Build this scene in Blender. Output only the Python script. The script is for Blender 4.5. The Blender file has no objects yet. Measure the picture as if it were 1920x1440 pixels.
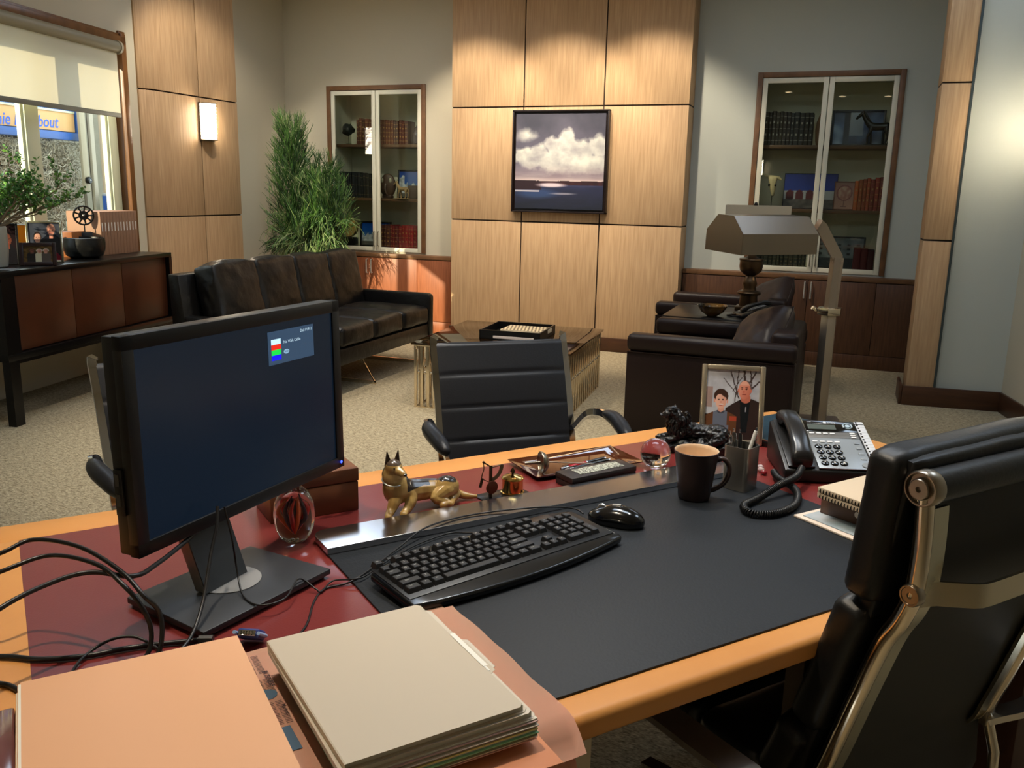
import bpy, bmesh, math, random
from mathutils import Vector, Matrix, noise
PI = math.pi
SC = bpy.context.scene
COL = SC.collection
R = math.radians

# ---------------------------------------------------------------- camera, world, light, exposure
CAM_H = 1.40
def make_camera():
    p, r, yb = R(12.453), R(-1.2406), R(20.295)
    f = Vector((0, math.cos(p), -math.sin(p))); d = Vector((0, -math.sin(p), -math.cos(p))); x = Vector((1, 0, 0))
    c, s = math.cos(r), math.sin(r)
    right = c * x + s * d; down = -s * x + c * d
    Z = Matrix.Rotation(yb, 3, 'Z')
    right, down, f = Z @ right, Z @ down, Z @ f
    m = Matrix((right, -down, -f)).transposed().to_4x4()
    m.translation = Vector((0, 0, CAM_H))
    cd = bpy.data.cameras.new('camera'); o = bpy.data.objects.new('camera', cd); COL.objects.link(o)
    cd.sensor_fit = 'HORIZONTAL'; cd.sensor_width = 36; cd.lens = 36 * 1635.07 / 1920; cd.clip_start = .02
    o.matrix_world = m
    SC.camera = o
make_camera()
vs = SC.view_settings
vs.view_transform = 'Standard'; vs.look = 'None'; vs.gamma = 1; vs.use_curve_mapping = False
vs.exposure = 0.38
w = bpy.data.worlds.new('world'); SC.world = w; w.use_nodes = True
w.node_tree.nodes['Background'].inputs[0].default_value = (.80, .90, 1.0, 1)
w.node_tree.nodes['Background'].inputs[1].default_value = 3.0

def light(name, kind, loc, energy, color, direction=None, size=.1, size_y=None, spot=None, blend=.5):
    l = bpy.data.lights.new(name, kind); l.energy = energy; l.color = color
    if kind == 'AREA':
        l.size = size
        if size_y: l.shape = 'RECTANGLE'; l.size_y = size_y
    elif kind == 'SUN': l.angle = size
    else: l.shadow_soft_size = size
    if kind == 'SPOT': l.spot_size = R(spot); l.spot_blend = blend
    o = bpy.data.objects.new(name, l); COL.objects.link(o); o.location = loc
    if direction: o.rotation_euler = Vector(direction).to_track_quat('-Z', 'Y').to_euler()
    return o
WARM = (1.0, .86, .67); SOFT = (1.0, .92, .79); COOL = (.70, .84, 1.0)
CEIL = 3.25
light('sun', 'SUN', (-9, -6, 6), 8.0, (1.0, .82, .58), (.37, 1, -.37), size=.012)
# recessed downlights: (x, y, energy, cone, colour, direction)
WW = (0, .85, -1.30)
DOWN = [(-3.2, 6.45, 130, 72, WARM, WW), (-2.38, 6.45, 118, 72, WARM, WW), (-1.6, 6.45, 122, 72, WARM, WW),
        (-4.55, 6.3, 62, 62, SOFT, (.0, .85, -1.15)), (-.25, 6.3, 12, 62, SOFT, (0, .85, -1.15)),
        (-2.5, 4.0, 200, 70, SOFT, (0, .05, -1)), (-1.3, 4.3, 95, 70, SOFT, (0, 0, -1)), (-3.4, 5.6, 58, 80, SOFT, (-.1, 0, -1)), (-1.0, 5.9, 22, 80, SOFT, (0, 0, -1)),
        (-1.05, 1.05, 118, 85, WARM, (.05, 0, -1)), (.05, 2.2, 22, 85, SOFT, (0, 0, -1)), (-.75, 2.3, 92, 70, WARM, (0, 0, -1)),
        (-4.2, 5.7, 62, 78, WARM, (-1.1, .75, -1.6)), (-3.9, 2.9, 8, 70, SOFT, (0, 0, -1)),
        (-1.15, -1.33, 8, 60, SOFT, (0, 0, -1)), (-.25, -2.2, 8, 60, SOFT, (0, 0, -1)), (.535, -2.3, 8, 60, SOFT, (0, 0, -1))]
for x, y, e, sp, c, d in DOWN:
    light('downlight', 'SPOT', (x, y, CEIL - .03), e, c, d, size=.04, spot=sp, blend=.55)
# unseen panels added for the cool overhead light that shows in reflections: (x, y, size x, size y, energy)
PANELS = [(-3.95, 6.15, 1.2, .8, 9), (-1.5, 5.6, 1.2, .6, 7), (-3.6, 3.2, .6, 1.2, 6), (-.6, 2.3, 1.5, .6, 20), (1.2, 3.2, .6, 1.2, 10), (.35, 6.0, 1.3, 1.0, 3.2)]
for x, y, sx, sy, e in PANELS:
    light('added_cool_light', 'AREA', (x, y, CEIL - .05), e, COOL, (0, 0, -1), size=sx, size_y=sy)
# ---------------------------------------------------------------- materials
def lin(c):
    return tuple(((v / 255) / 12.92 if v / 255 <= .04045 else ((v / 255 + .055) / 1.055) ** 2.4) for v in c[:3])
MATS = {}
def mat(name, col=(128, 128, 128), rough=.5, metal=0, spec=.5, coat=0, coat_rough=.1, trans=0, ior=1.45, emit=None, es=0,
        col2=None, nscale=8, stretch=(1, 1, 1), detail=4, contrast=.5, bump=0, bscale=None, bstretch=None, sheen=0, rot=(0, 0, 0), attr=None, alpha=1, roughvar=0):
    if name in MATS: return MATS[name]
    m = bpy.data.materials.new(name); m.use_nodes = True; nt = m.node_tree; N = nt.nodes; K = nt.links
    b = N['Principled BSDF']
    b.inputs['Base Color'].default_value = (*lin(col), 1); b.inputs['Roughness'].default_value = rough
    b.inputs['Metallic'].default_value = metal; b.inputs['Specular IOR Level'].default_value = spec
    b.inputs['Coat Weight'].default_value = coat; b.inputs['Coat Roughness'].default_value = coat_rough
    b.inputs['Transmission Weight'].default_value = trans; b.inputs['IOR'].default_value = ior
    b.inputs['Sheen Weight'].default_value = sheen; b.inputs['Alpha'].default_value = alpha
    if emit: b.inputs['Emission Color'].default_value = (*lin(emit), 1); b.inputs['Emission Strength'].default_value = es
    tc = None
    def mapping(st, sc_rot=(0, 0, 0)):
        nonlocal tc
        if tc is None: tc = N.new('ShaderNodeTexCoord')
        mp = N.new('ShaderNodeMapping'); mp.inputs['Scale'].default_value = st; mp.inputs['Rotation'].default_value = sc_rot
        K.new(tc.outputs['Object'], mp.inputs[0]); return mp
    if attr:
        a = N.new('ShaderNodeAttribute'); a.attribute_name = attr; K.new(a.outputs['Color'], b.inputs['Base Color'])
    if col2:
        mp = mapping(stretch, rot); n = N.new('ShaderNodeTexNoise'); n.inputs['Scale'].default_value = nscale; n.inputs['Detail'].default_value = detail
        K.new(mp.outputs[0], n.inputs['Vector'])
        cr = N.new('ShaderNodeValToRGB'); cr.color_ramp.elements[0].position = .5 - contrast / 2; cr.color_ramp.elements[1].position = .5 + contrast / 2
        cr.color_ramp.elements[0].color = (*lin(col), 1); cr.color_ramp.elements[1].color = (*lin(col2), 1)
        K.new(n.outputs['Fac'], cr.inputs[0]); K.new(cr.outputs[0], b.inputs['Base Color'])
    if bump:
        mp = mapping(bstretch or stretch, rot); n = N.new('ShaderNodeTexNoise'); n.inputs['Scale'].default_value = bscale or nscale; n.inputs['Detail'].default_value = 5
        K.new(mp.outputs[0], n.inputs['Vector']); bp = N.new('ShaderNodeBump'); bp.inputs['Strength'].default_value = bump; bp.inputs['Distance'].default_value = .01
        K.new(n.outputs['Fac'], bp.inputs['Height']); K.new(bp.outputs[0], b.inputs['Normal'])
    if roughvar:
        mp = mapping((1, 1, 1)); n = N.new('ShaderNodeTexNoise'); n.inputs['Scale'].default_value = 12; K.new(mp.outputs[0], n.inputs['Vector'])
        mr = N.new('ShaderNodeMapRange'); mr.inputs['To Min'].default_value = rough; mr.inputs['To Max'].default_value = rough + roughvar
        K.new(n.outputs['Fac'], mr.inputs['Value']); K.new(mr.outputs[0], b.inputs['Roughness'])
    MATS[name] = m
    return m

OAK = mat('oak_panel', (164, 130, 94), .55, col2=(206, 173, 134), nscale=9, stretch=(9, 9, .4), detail=10, contrast=.75, bump=.10, bscale=60, bstretch=(1, 1, .06), spec=.3)
WALL = mat('wall_paint', (196, 188, 166), .85, bump=.03, bscale=180)
WALLC = mat('wall_paint_cool', (190, 194, 184), .85, bump=.03, bscale=180)
CEILM = mat('ceiling_paint', (205, 200, 185), .9)
WALNUT = mat('walnut', (70, 46, 32), .42, col2=(104, 70, 48), nscale=5, stretch=(14, 14, 1), detail=8, contrast=.6, spec=.4)
WALNUTR = mat('red_walnut', (120, 66, 38), .42, col2=(156, 92, 58), nscale=5, stretch=(14, 14, 1), detail=8, contrast=.6, spec=.4)
TRIM = mat('walnut_trim', (98, 68, 44), .45, col2=(124, 88, 58), nscale=6, stretch=(2, 2, 2), detail=6, spec=.4)
BASEB = mat('baseboard_wood', (66, 42, 28), .4, col2=(86, 56, 36), nscale=5, stretch=(1, 1, 8), spec=.4)
CREAM = mat('cream_lacquer', (216, 212, 190), .4)
SASH = mat('sash_cream', (226, 230, 196), .45)
WINWOOD = mat('window_wood', (96, 62, 32), .35, col2=(128, 84, 44), nscale=5, stretch=(3, 3, 1), spec=.5)
DARKGAP = mat('panel_gap', (40, 28, 18), .8)
STEELGAP = mat('grey_strip', (66, 76, 76), .4, metal=.4)
SHELF = mat('shelf_wood', (92, 64, 42), .5)
BLACKM = mat('black_satin', (14, 13, 13), .35)
BLACKPL = mat('black_plastic', (20, 20, 21), .38)
BLACKGL = mat('black_gloss', (8, 8, 10), .08, coat=.6)
CHROME = mat('chrome', (215, 215, 218), .07, metal=1)
CHROMEB = mat('warm_chrome', (228, 214, 190), .15, metal=1)
STEELS = mat('shade_steel', (148, 138, 126), .3, metal=1)
STEEL = mat('brushed_steel', (184, 170, 152), .36, metal=.82)
STEELD = mat('dark_steel', (110, 108, 106), .32, metal=1)
NICKEL = mat('nickel', (160, 150, 135), .28, metal=1)
BRASS = mat('brass', (212, 178, 104), .14, metal=1)
BRONZE = mat('bronze', (84, 66, 44), .3, metal=1)
BRONZED = mat('antique_bronze', (92, 74, 56), .35, metal=1)
GLASS = mat('clear_glass', (255, 255, 255), .0, trans=1, ior=1.5)
PANE = None
LEATHB = mat('black_leather', (14, 12, 11), .28, spec=.5, bump=.35, bscale=22, roughvar=.16)
LEATHSM = mat('smooth_black_leather', (24, 25, 29), .42, spec=.5, bump=.05, bscale=160)
LEATHEX = mat('executive_black_leather', (17, 17, 17), .42, spec=.5, bump=.06, bscale=140)
LEATHBR = mat('brown_leather', (34, 22, 19), .42, spec=.28, bump=.07, bscale=60)
LEATHPL = mat('pillow_leather', (40, 28, 26), .42, spec=.45, bump=.12, bscale=30)
MESHBACK = mat('back_fabric', (27, 25, 20), .6)
PRINT = mat('printed_surface', rough=.45, attr='Col')
PRINTG = mat('glossy_print', rough=.25, attr='Col', coat=.3)
PAINTED = mat('hand_painted', rough=.22, attr='Col', coat=.4)
WHITE = mat('white_plastic', (225, 226, 228), .45)
LABELW = mat('label_white', (235, 232, 222), .6)

def thin_glass(name, tint, refl=.1, rough=0.0, mixfac=None):
    m = bpy.data.materials.new(name); m.use_nodes = True; nt = m.node_tree; N = nt.nodes; K = nt.links
    for n in list(N):
        if n.type != 'OUTPUT_MATERIAL': N.remove(n)
    out = [n for n in N if n.type == 'OUTPUT_MATERIAL'][0]
    t = N.new('ShaderNodeBsdfTransparent'); t.inputs[0].default_value = (*lin(tint), 1)
    g = N.new('ShaderNodeBsdfGlossy'); g.inputs['Roughness'].default_value = rough
    lw = N.new('ShaderNodeLayerWeight'); lw.inputs[0].default_value = .5
    pw = N.new('ShaderNodeMath'); pw.operation = 'POWER'; pw.inputs[1].default_value = 4; K.new(lw.outputs['Facing'], pw.inputs[0])
    mx = N.new('ShaderNodeMixShader'); ma = N.new('ShaderNodeMath'); ma.operation = 'MULTIPLY_ADD'; ma.inputs[1].default_value = .7; ma.inputs[2].default_value = refl / 2
    ma.use_clamp = True
    K.new(pw.outputs[0], ma.inputs[0]); K.new(ma.outputs[0], mx.inputs[0]); K.new(t.outputs[0], mx.inputs[1]); K.new(g.outputs[0], mx.inputs[2]); K.new(mx.outputs[0], out.inputs[0])
    MATS[name] = m
    return m
PANE = thin_glass('cabinet_pane', (240, 243, 238), .07)
WPANE = thin_glass('window_pane', (246, 250, 248), .045)
TINTED = thin_glass('bronze_tinted_glass', (150, 135, 112), .12)
SMOKE = thin_glass('amber_tray_glass', (190, 120, 70), .09)

def blind_material():
    m = bpy.data.materials.new('blind_fabric'); m.use_nodes = True; nt = m.node_tree; N = nt.nodes; K = nt.links
    for n in list(N):
        if n.type != 'OUTPUT_MATERIAL': N.remove(n)
    out = [n for n in N if n.type == 'OUTPUT_MATERIAL'][0]
    d = N.new('ShaderNodeBsdfDiffuse'); d.inputs[0].default_value = (*lin((242, 238, 226)), 1)
    t = N.new('ShaderNodeBsdfTranslucent'); t.inputs[0].default_value = (*lin((247, 242, 228)), 1)
    a = N.new('ShaderNodeMixShader'); a.inputs[0].default_value = .62
    K.new(d.outputs[0], a.inputs[1]); K.new(t.outputs[0], a.inputs[2]); K.new(a.outputs[0], out.inputs[0])
    return m
BLIND = blind_material()

def carpet_material():
    m = bpy.data.materials.new('loop_carpet'); m.use_nodes = True; nt = m.node_tree; N = nt.nodes; K = nt.links
    b = N['Principled BSDF']; b.inputs['Roughness'].default_value = .95; b.inputs['Specular IOR Level'].default_value = .1
    tc = N.new('ShaderNodeTexCoord')
    mp = N.new('ShaderNodeMapping'); mp.inputs['Rotation'].default_value = (0, 0, .6); mp.inputs['Scale'].default_value = (1, 2.2, 1)
    K.new(tc.outputs['Object'], mp.inputs[0])
    n1 = N.new('ShaderNodeTexNoise'); n1.inputs['Scale'].default_value = 34; n1.inputs['Detail'].default_value = 3; n1.inputs['Roughness'].default_value = .65
    n2 = N.new('ShaderNodeTexNoise'); n2.inputs['Scale'].default_value = 90; n2.inputs['Detail'].default_value = 2
    K.new(mp.outputs[0], n1.inputs[0]); K.new(mp.outputs[0], n2.inputs[0])
    ad = N.new('ShaderNodeMath'); ad.operation = 'ADD'; K.new(n1.outputs['Fac'], ad.inputs[0]); K.new(n2.outputs['Fac'], ad.inputs[1])
    cr = N.new('ShaderNodeValToRGB'); e = cr.color_ramp.elements; e[0].position = .36; e[1].position = .66
    mu = N.new('ShaderNodeMath'); mu.operation = 'MULTIPLY'; mu.inputs[1].default_value = .5; K.new(ad.outputs[0], mu.inputs[0]); K.new(mu.outputs[0], cr.inputs[0])
    e[0].color = (*lin((112, 100, 78)), 1); e[1].color = (*lin((204, 188, 156)), 1)
    K.new(cr.outputs[0], b.inputs['Base Color'])
    bp = N.new('ShaderNodeBump'); bp.inputs['Strength'].default_value = .5; bp.inputs['Distance'].default_value = .01
    K.new(mu.outputs[0], bp.inputs['Height']); K.new(bp.outputs[0], b.inputs['Normal'])
    return m
CARPET = carpet_material()

# ---------------------------------------------------------------- mesh helpers
def Rz(a): return Matrix.Rotation(a, 4, 'Z')
def Rx(a): return Matrix.Rotation(a, 4, 'X')
def Ry(a): return Matrix.Rotation(a, 4, 'Y')
def T(*v): return Matrix.Translation(Vector(v))

class MB:
    def __init__(s): s.bm = bmesh.new()
    def merge(s, tmp, mi=0, M=None):
        if M is not None: bmesh.ops.transform(tmp, matrix=M, verts=tmp.verts)
        for f in tmp.faces: f.material_index = mi
        me = bpy.data.meshes.new('t'); tmp.to_mesh(me); tmp.free(); s.bm.from_mesh(me); bpy.data.meshes.remove(me)
        return s
    def box(s, c, d, mi=0, bev=0, M=None, seg=2):
        t = bmesh.new(); bmesh.ops.create_cube(t, size=1)
        bmesh.ops.scale(t, vec=d, verts=t.verts)
        if bev:
            bmesh.ops.bevel(t, geom=list(t.edges), offset=min(bev, min(d) * .49), segments=seg, affect='EDGES', profile=.5)
        bmesh.ops.translate(t, vec=c, verts=t.verts)
        return s.merge(t, mi, M)
    def bb(s, x0, x1, y0, y1, z0, z1, mi=0, bev=0, M=None, seg=2):
        return s.box(((x0 + x1) / 2, (y0 + y1) / 2, (z0 + z1) / 2), (abs(x1 - x0), abs(y1 - y0), abs(z1 - z0)), mi, bev, M, seg)
    def prism(s, pts, a, b, axis='z', mi=0, bev=0, M=None):
        t = bmesh.new()
        def P(p, h):
            return {'z': (p[0], p[1], h), 'y': (p[0], h, p[1]), 'x': (h, p[0], p[1])}[axis]
        lo = [t.verts.new(P(p, a)) for p in pts]; hi = [t.verts.new(P(p, b)) for p in pts]
        n = len(pts)
        t.faces.new(lo); t.faces.new(hi)
        for i in range(n): t.faces.new((lo[i], lo[(i + 1) % n], hi[(i + 1) % n], hi[i]))
        bmesh.ops.recalc_face_normals(t, faces=t.faces)
        if bev: bmesh.ops.bevel(t, geom=list(t.edges), offset=bev, segments=2, affect='EDGES', profile=.5)
        return s.merge(t, mi, M)
    def poly(s, pts, mi=0, M=None):
        t = bmesh.new(); t.faces.new([t.verts.new(p) for p in pts]); return s.merge(t, mi, M)
    def tube(s, pts, r, n=8, closed=False, mi=0, M=None, flat=None, up=None):
        # r: number or list; flat=(w,h) sweeps a rectangle instead of a circle
        t = bmesh.new(); P = [Vector(p) for p in pts]; m = len(P); rings = []
        prev = None
        for i in range(m):
            if closed: d = P[(i + 1) % m] - P[i - 1]
            else: d = P[min(i + 1, m - 1)] - P[max(i - 1, 0)]
            d = d.normalized() if d.length > 1e-9 else Vector((0, 0, 1))
            if up is not None: a = Vector(up) - d * d.dot(Vector(up))
            elif prev is None:
                a = Vector((0, 0, 1)) if abs(d.z) < .9 else Vector((1, 0, 0)); a = a - d * d.dot(a)
            else: a = prev - d * d.dot(prev)
            a.normalize(); prev = a; b = d.cross(a)
            rr = r[i] if isinstance(r, (list, tuple)) else r
            if flat:
                w2, h2 = flat[0] / 2, flat[1] / 2
                ring = [P[i] + b * x * w2 + a * y * h2 for x, y in ((-1, -1), (1, -1), (1, 1), (-1, 1))]
            else:
                ring = [P[i] + (a * math.cos(2 * PI * k / n) + b * math.sin(2 * PI * k / n)) * rr for k in range(n)]
            rings.append([t.verts.new(v) for v in ring])
        k = len(rings[0])
        for i in range(m if closed else m - 1):
            A, B = rings[i], rings[(i + 1) % m]
            for j in range(k): t.faces.new((A[j], A[(j + 1) % k], B[(j + 1) % k], B[j]))
        if not closed:
            t.faces.new(rings[0][::-1]); t.faces.new(rings[-1])
        bmesh.ops.recalc_face_normals(t, faces=t.faces)
        return s.merge(t, mi, M)
    def lathe(s, prof, n=24, mi=0, M=None, c=(0, 0, 0), caps=True):
        t = bmesh.new(); rings = []
        for r, z in prof:
            if r < 1e-6: rings.append([t.verts.new((c[0], c[1], c[2] + z))])
            else: rings.append([t.verts.new((c[0] + r * math.cos(2 * PI * k / n), c[1] + r * math.sin(2 * PI * k / n), c[2] + z)) for k in range(n)])
        for A, B in zip(rings, rings[1:]):
            if len(A) == 1 and len(B) == 1: continue
            for j in range(n):
                q = []
                for v in ((A[j % len(A)], A[(j + 1) % len(A)], B[(j + 1) % len(B)], B[j % len(B)])):
                    if v not in q: q.append(v)
                if len(q) > 2:
                    try: t.faces.new(q)
                    except ValueError: pass
        if caps and len(rings[0]) > 1: t.faces.new(rings[0][::-1])
        if caps and len(rings[-1]) > 1: t.faces.new(rings[-1])
        bmesh.ops.recalc_face_normals(t, faces=t.faces)
        return s.merge(t, mi, M)
    def ball(s, c, r, mi=0, M=None, u=16, v=10, sc=(1, 1, 1)):
        t = bmesh.new(); bmesh.ops.create_uvsphere(t, u_segments=u, v_segments=v, radius=r)
        bmesh.ops.scale(t, vec=sc, verts=t.verts); bmesh.ops.translate(t, vec=c, verts=t.verts)
        return s.merge(t, mi, M)
    def text(s, txt, size, M, mi=0, depth=.0002, align='CENTER', bold=False, shear=0):
        c = bpy.data.curves.new('t', 'FONT'); c.body = txt; c.size = size; c.extrude = depth; c.align_x = align; c.align_y = 'CENTER'; c.resolution_u = 2
        c.shear = shear
        if bold: c.offset = size * .012
        o = bpy.data.objects.new('t', c); COL.objects.link(o)
        dg = bpy.context.evaluated_depsgraph_get(); me = bpy.data.meshes.new_from_object(o.evaluated_get(dg))
        t = bmesh.new(); t.from_mesh(me); bpy.data.objects.remove(o); bpy.data.curves.remove(c); bpy.data.meshes.remove(me)
        return s.merge(t, mi, M)
    def mesh(s, me, mi=0, M=None):
        t = bmesh.new(); t.from_mesh(me); return s.merge(t, mi, M)
    def jitter(s, amp, sc=10, seed=0):
        for v in s.bm.verts:
            v.co += noise.noise_vector(v.co * sc + Vector((seed, seed * 2.1, 0))) * amp
        return s
    def build(s, name, mats, parent=None, M=None, smooth=35, solid=0):
        me = bpy.data.meshes.new(name)
        if M is not None: bmesh.ops.transform(s.bm, matrix=M, verts=s.bm.verts)
        s.bm.to_mesh(me); s.bm.free()
        for m in (mats if isinstance(mats, (list, tuple)) else [mats]): me.materials.append(m)
        if smooth is not None:
            me.shade_smooth()
            me.set_sharp_from_angle(angle=R(smooth))
        o = bpy.data.objects.new(name, me); COL.objects.link(o)
        if parent: o.parent = parent
        return o

def tag(o, label, cat, group=None):
    o['label'] = label; o['category'] = cat
    if group: o['group'] = group
    return o
def thing(name, label, cat, loc=(0, 0, 0), rz=0, group=None):
    o = bpy.data.objects.new(name, None); COL.objects.link(o); o.location = loc; o.rotation_euler = (0, 0, rz); o.empty_display_size = .05
    return tag(o, label, cat, group)
def struct(o):
    o['kind'] = 'structure'; return o
def kids(o): return [c for c in COL.objects if c.parent == o]
def dup(o, label, loc=None, rz=None, parent=None, group=None):
    c = o.copy(); COL.objects.link(c); c.parent = parent
    for k in kids(o): dup(k, None, parent=c)
    if loc is not None: c.location = loc
    if rz is not None: c.rotation_euler = (0, 0, rz)
    if label: c['label'] = label
    if group: c['group'] = group
    return c

def spline(P, n):
    out = []; Q = [Vector(p) for p in P]; Q = [2 * Q[0] - Q[1]] + Q + [2 * Q[-1] - Q[-2]]
    for i in range(1, len(Q) - 2):
        for k in range(n):
            t_ = k / n; a, b_, c_, d = Q[i - 1], Q[i], Q[i + 1], Q[i + 2]
            out.append(.5 * ((2 * b_) + (-a + c_) * t_ + (2 * a - 5 * b_ + 4 * c_ - d) * t_ ** 2 + (-a + 3 * b_ - 3 * c_ + d) * t_ ** 3))
    out.append(Q[-2]); return out

def cushion(d, puff=.3, seg=14, wr=0, wsc=9, seed=0, corner=.12):
    """soft box: size d, faces bulging, edges rounded, optional wrinkles"""
    m = MB(); t = bmesh.new(); bmesh.ops.create_cube(t, size=2)
    bmesh.ops.subdivide_edges(t, edges=list(t.edges), cuts=seg, use_grid_fill=True)
    hx, hy, hz = d[0] / 2, d[1] / 2, d[2] / 2; mn = min(hx, hy, hz)
    for v in t.verts:
        x, y, z = v.co
        p = Vector((x * hx, y * hy, z * hz))
        rr = mn * (corner * 4)
        rr = min(rr, mn * .98)
        q = Vector((max(-hx + rr, min(hx - rr, p.x)), max(-hy + rr, min(hy - rr, p.y)), max(-hz + rr, min(hz - rr, p.z))))
        dd = p - q
        if dd.length > 1e-9: p = q + dd.normalized() * rr
        bul = puff * mn
        if abs(z) > .999: p.z += math.copysign(bul * (1 - x * x) * (1 - y * y), z)
        if abs(y) > .999: p.y += math.copysign(bul * .5 * (1 - x * x) * (1 - z * z), y)
        if abs(x) > .999: p.x += math.copysign(bul * .5 * (1 - y * y) * (1 - z * z), x)
        if wr:
            nn = noise.noise_vector(Vector((p.x * wsc + seed, p.y * wsc, p.z * wsc)))
            n2 = noise.noise(Vector((p.x * wsc * 2.3 + seed, p.y * wsc * .8, p.z * wsc * 2.3)))
            p += nn * wr + (p.normalized() if p.length else Vector()) * n2 * wr * .8
        v.co = p
    m.merge(t)
    return m

def skin(chains, sub=2, name='skin'):
    """chains: list of lists of (x,y,z,r); the first point of a later chain may be an index tuple ('j', chain, i)"""
    verts, edges, rad, idx = [], [], [], {}
    for ci, ch in enumerate(chains):
        prev = None
        for pi, p in enumerate(ch):
            if p[0] == 'j': k = idx[(p[1], p[2])]
            else:
                k = len(verts); verts.append(p[:3]); rad.append(p[3])
            idx[(ci, pi)] = k
            if prev is not None: edges.append((prev, k))
            prev = k
    me = bpy.data.meshes.new(name); me.from_pydata(verts, edges, []); o = bpy.data.objects.new(name, me); COL.objects.link(o)
    md = o.modifiers.new('s', 'SKIN'); md.use_smooth_shade = True
    for i, r in enumerate(rad):
        sv = me.skin_vertices[0].data[i]
        sv.radius = (r, r) if not isinstance(r, tuple) else r
        sv.use_root = (i == 0)
    sb = o.modifiers.new('b', 'SUBSURF'); sb.levels = sub; sb.render_levels = sub
    dg = bpy.context.evaluated_depsgraph_get(); out = bpy.data.meshes.new_from_object(o.evaluated_get(dg))
    bpy.data.objects.remove(o); bpy.data.meshes.remove(me)
    return out

def fuse(chains, balls=(), voxel=.0013, sub=2, smooth=3):
    """skin every chain on its own, add ellipsoids, and melt everything into one continuous surface"""
    m = MB()
    pts = []
    for ch in chains:
        rs = []
        for p in ch:
            if p[0] == 'j': p = pts[p[1]][p[2]]
            rs.append(p)
        pts.append(rs); P = [Vector(p[:3]) for p in rs]
        Q = spline(P, 5); n = len(Q); rr = []
        for i in range(n):
            f_ = i / 5; a = min(int(f_), len(rs) - 2); t_ = f_ - a; rr.append(rs[a][3] * (1 - t_) + rs[a + 1][3] * t_)
        m.tube(Q, rr, 12)
        m.ball(P[0], rs[0][3], u=12, v=8); m.ball(P[-1], rs[-1][3], u=12, v=8)
    for c, r, sc in balls: m.ball(c, r, sc=(1, 1, 1), M=None, u=16, v=12) if sc is None else m.merge(_ball(r, sc), 0, T(*c))
    o = m.build('fuse', [PAINTED]); md = o.modifiers.new('r', 'REMESH'); md.mode = 'VOXEL'; md.voxel_size = voxel; md.use_smooth_shade = True
    if smooth:
        sm = o.modifiers.new('s', 'SMOOTH'); sm.iterations = smooth; sm.factor = .5
    dg = bpy.context.evaluated_depsgraph_get(); out = bpy.data.meshes.new_from_object(o.evaluated_get(dg)); bpy.data.objects.remove(o)
    out.materials.clear()
    return out
def _ball(r, sc):
    t = bmesh.new(); bmesh.ops.create_uvsphere(t, u_segments=20, v_segments=14, radius=r); bmesh.ops.scale(t, vec=sc, verts=t.verts); return t

def colorize(o, fn):
    me = o.data; a = me.color_attributes.new('Col', 'FLOAT_COLOR', 'POINT')
    for i, v in enumerate(me.vertices):
        a.data[i].color = (*lin(fn(v.co)), 1)

def art(name, wd, ht, nx, ny, fn, parent, M, material=None):
    """a printed sheet in the XZ plane facing -Y, colour from fn(u, v) with v up; flat because the print is flat"""
    me = bpy.data.meshes.new(name); vs_, fs = [], []
    for j in range(ny + 1):
        for i in range(nx + 1): vs_.append(M @ Vector((wd * (i / nx - .5), 0, ht * (j / ny - .5))))
    for j in range(ny):
        for i in range(nx):
            a = j * (nx + 1) + i; fs.append((a, a + 1, a + nx + 2, a + nx + 1))
    me.from_pydata(vs_, [], fs)
    at = me.color_attributes.new('Col', 'FLOAT_COLOR', 'POINT')
    for j in range(ny + 1):
        for i in range(nx + 1): at.data[j * (nx + 1) + i].color = (*lin(fn(i / nx, j / ny)), 1)
    me.materials.append(material or PRINT)
    o = bpy.data.objects.new(name, me); COL.objects.link(o)
    if parent: o.parent = parent
    return o
def mixc(a, b, t):
    t = max(0, min(1, t)); return tuple(a[i] * (1 - t) + b[i] * t for i in range(3))
def ell(u, v, cx, cy, rx, ry, soft=.12):
    d = math.hypot((u - cx) / rx, (v - cy) / ry); return max(0, min(1, (1 - d) / soft + .5))
def nz(x, y, s=0): return noise.noise(Vector((x, y, s)))
def fbm(x, y, s=0, o=4):
    t, a = 0, .5
    for i in range(o): t += a * nz(x * 2 ** i, y * 2 ** i, s + i); a *= .55
    return t

# frames of reference: the desk is turned 51 degrees, the window wall 10.5 degrees
DA = R(51.017)
DL = Vector((math.cos(DA), math.sin(DA), 0)); DN = Vector((-math.sin(DA), math.cos(DA), 0))
def D(u, v, z=.75): return DL * u + DN * v + Vector((0, 0, z))
WA = R(100.53)
WL = Vector((math.cos(WA), math.sin(WA), 0)); WN = Vector((math.sin(WA), -math.cos(WA), 0))
def W(s, k, z=0): return WL * s + WN * k + Vector((0, 0, z))
MWR = Rz(R(10.53))   # local x into the room, local y along the window wall

# ================================================================ the room
YB = 7.88      # back wall
YP = 7.62      # projecting centre wall
RT = CEIL
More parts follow.
